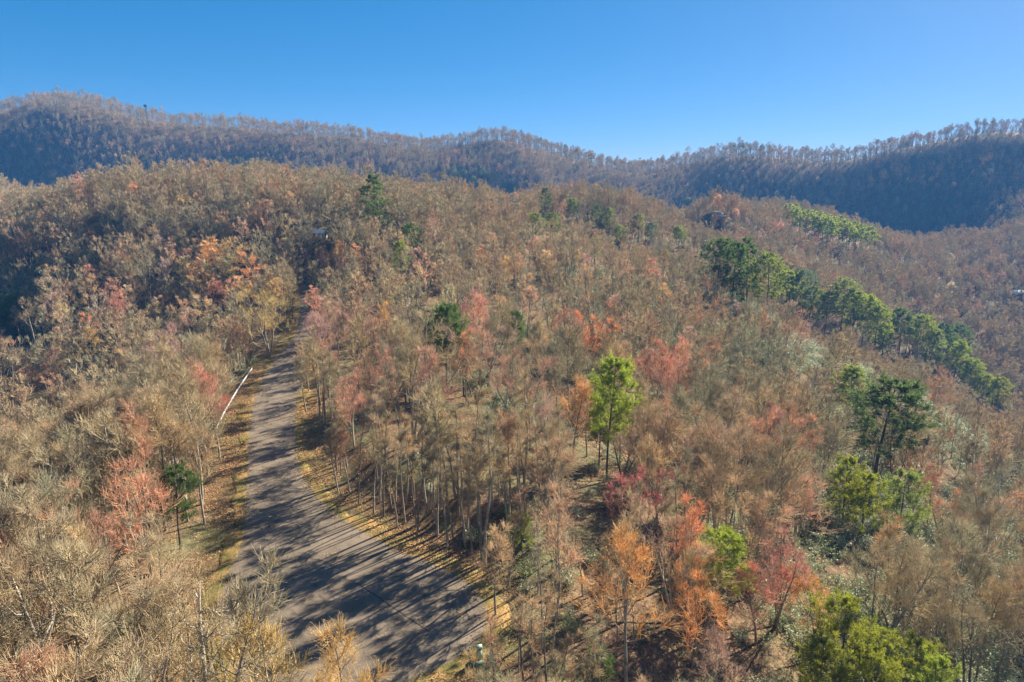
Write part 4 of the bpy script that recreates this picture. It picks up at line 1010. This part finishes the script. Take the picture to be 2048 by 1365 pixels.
hs = gable('far_house', (x, y, z + 1.0), R(8), 11, 7, 4.2, 2.6, M_brown, M_dark, M_white, 'dark house with a white porch roof far off below the right mountain', 'house', windows=[('front', -3, 1.2, 1.1, 1.2), ('front', 0, 1.2, 1.1, 1.2), ('gable', 0, 1.2, 1.1, 1.2)], doors=[(3, 1, 2.1)])
mb = MB(); mb.add([(0.5, -3.6, 3.5), (6.2, -3.6, 3.5), (6.8, -6.2, 2.6), (0, -6.2, 2.6), (0.5, -3.6, 3.65), (6.2, -3.6, 3.65), (6.8, -6.2, 2.75), (0, -6.2, 2.75)], [(0, 1, 2, 3), (4, 7, 6, 5), (0, 4, 5, 1), (1, 5, 6, 2), (2, 6, 7, 3), (3, 7, 4, 0)]); mb.build('porch_roof', M_white, hs)
x, y, _ = at(2020, 588, 440); z = gz(x, y)
gable('valley_house', (x, y, z - .5), R(5), 22, 6, 3.0, 1.4, M_brown, M_white, M_white, 'long house with a pale roof half hidden in trees at the right edge', 'house', windows=[('front', u, 1.2, 1.2, 1.2) for u in (-9, -5, -1, 3)], doors=[(7, 1, 2.1)])
hs.scale = (.52, .52, .52)
# lookout mast on the left mountain
M_lat = flat('dark_lattice', (0.05, 0.05, 0.06), .7)
x, y, z = find(291, 212, 30); z = gz(x, y)
tw_ = empty('lattice_tower', (x, y, z)); tag(tw_, 'dark lattice mast rising over the trees on the left mountain skyline', 'tower')
mb = MB()
Ht = 29
for sx, sy in ((-1, -1), (1, -1), (1, 1), (-1, 1)): mb.tube([(sx * 1.2, sy * 1.2, -1), (sx * .45, sy * .45, Ht)], .14, 5)
for k in range(12):
    z0, z1 = k * Ht / 12, (k + 1) * Ht / 12; w0 = 1.2 - .75 * k / 12; w1 = 1.2 - .75 * (k + 1) / 12
    for (a, b_) in (((-1, -1), (1, -1)), ((1, -1), (1, 1)), ((1, 1), (-1, 1)), ((-1, 1), (-1, -1))):
        mb.tube([(a[0] * w0, a[1] * w0, z0), (b_[0] * w1, b_[1] * w1, z1)], .07, 4)
mb.build('mast', M_lat, tw_)
mb = MB(); mb.box((0, 0, Ht - .4), (4.2, 3.2, .4)); mb.box((0, 0, Ht + 1.1), (3.2, 2.6, 1.6)); mb.build('antenna_head', M_lat, tw_)
# leaning pale snag near the shed
x, y, z = at(692, 455, 205); z = gz(x, y)
sg = empty('dead_snag', (x, y, z)); tag(sg, 'bare white snag leaning right beside the shed woods', 'dead tree')
mb = MB(); zt = at(692, 455, 205)[2] - z
mb.tube([(-1.2, 0, -.3), (-.8, 0, zt * .6), (0, 0, zt), (1.0, 0, zt + 1.8)], [.2, .17, .14, .05], 7); mb.build('trunk', M_wbark, sg)
mb = MB(); mb.tube([(-.8, 0, zt * .6), (-1.8, .3, zt * .6 + 1.8)], [.08, .02], 5); mb.tube([(-.1, 0, zt * .95), (-.6, -.4, zt + .9)], [.06, .02], 5); mb.build('limb', M_wbark, sg)

# ------------------------------------------------------------------ haze
HZ = 0.00018
if HZ > 0:
    m = bpy.data.materials.new('haze_air'); m.use_nodes = True; nt = m.node_tree
    nt.nodes.remove(nt.nodes['Principled BSDF']); v = nt.nodes.new('ShaderNodeVolumePrincipled')
    v.inputs['Color'].default_value = (0.12, 0.40, 1.0, 1); v.inputs['Density'].default_value = HZ; v.inputs['Anisotropy'].default_value = 0.1
    nt.links.new(v.outputs[0], nt.nodes['Material Output'].inputs['Volume'])
    zb = float(GZ.min()) - 1; ztp = float(GZ.max()) + 40
    mb = MB(); mb.box((0, 750, (zb + ztp) / 2), (3960, 2660, ztp - zb)); tag(mb.build('haze', m), 'thin blue air over the valley and the far mountains', 'haze', None, 'stuff')
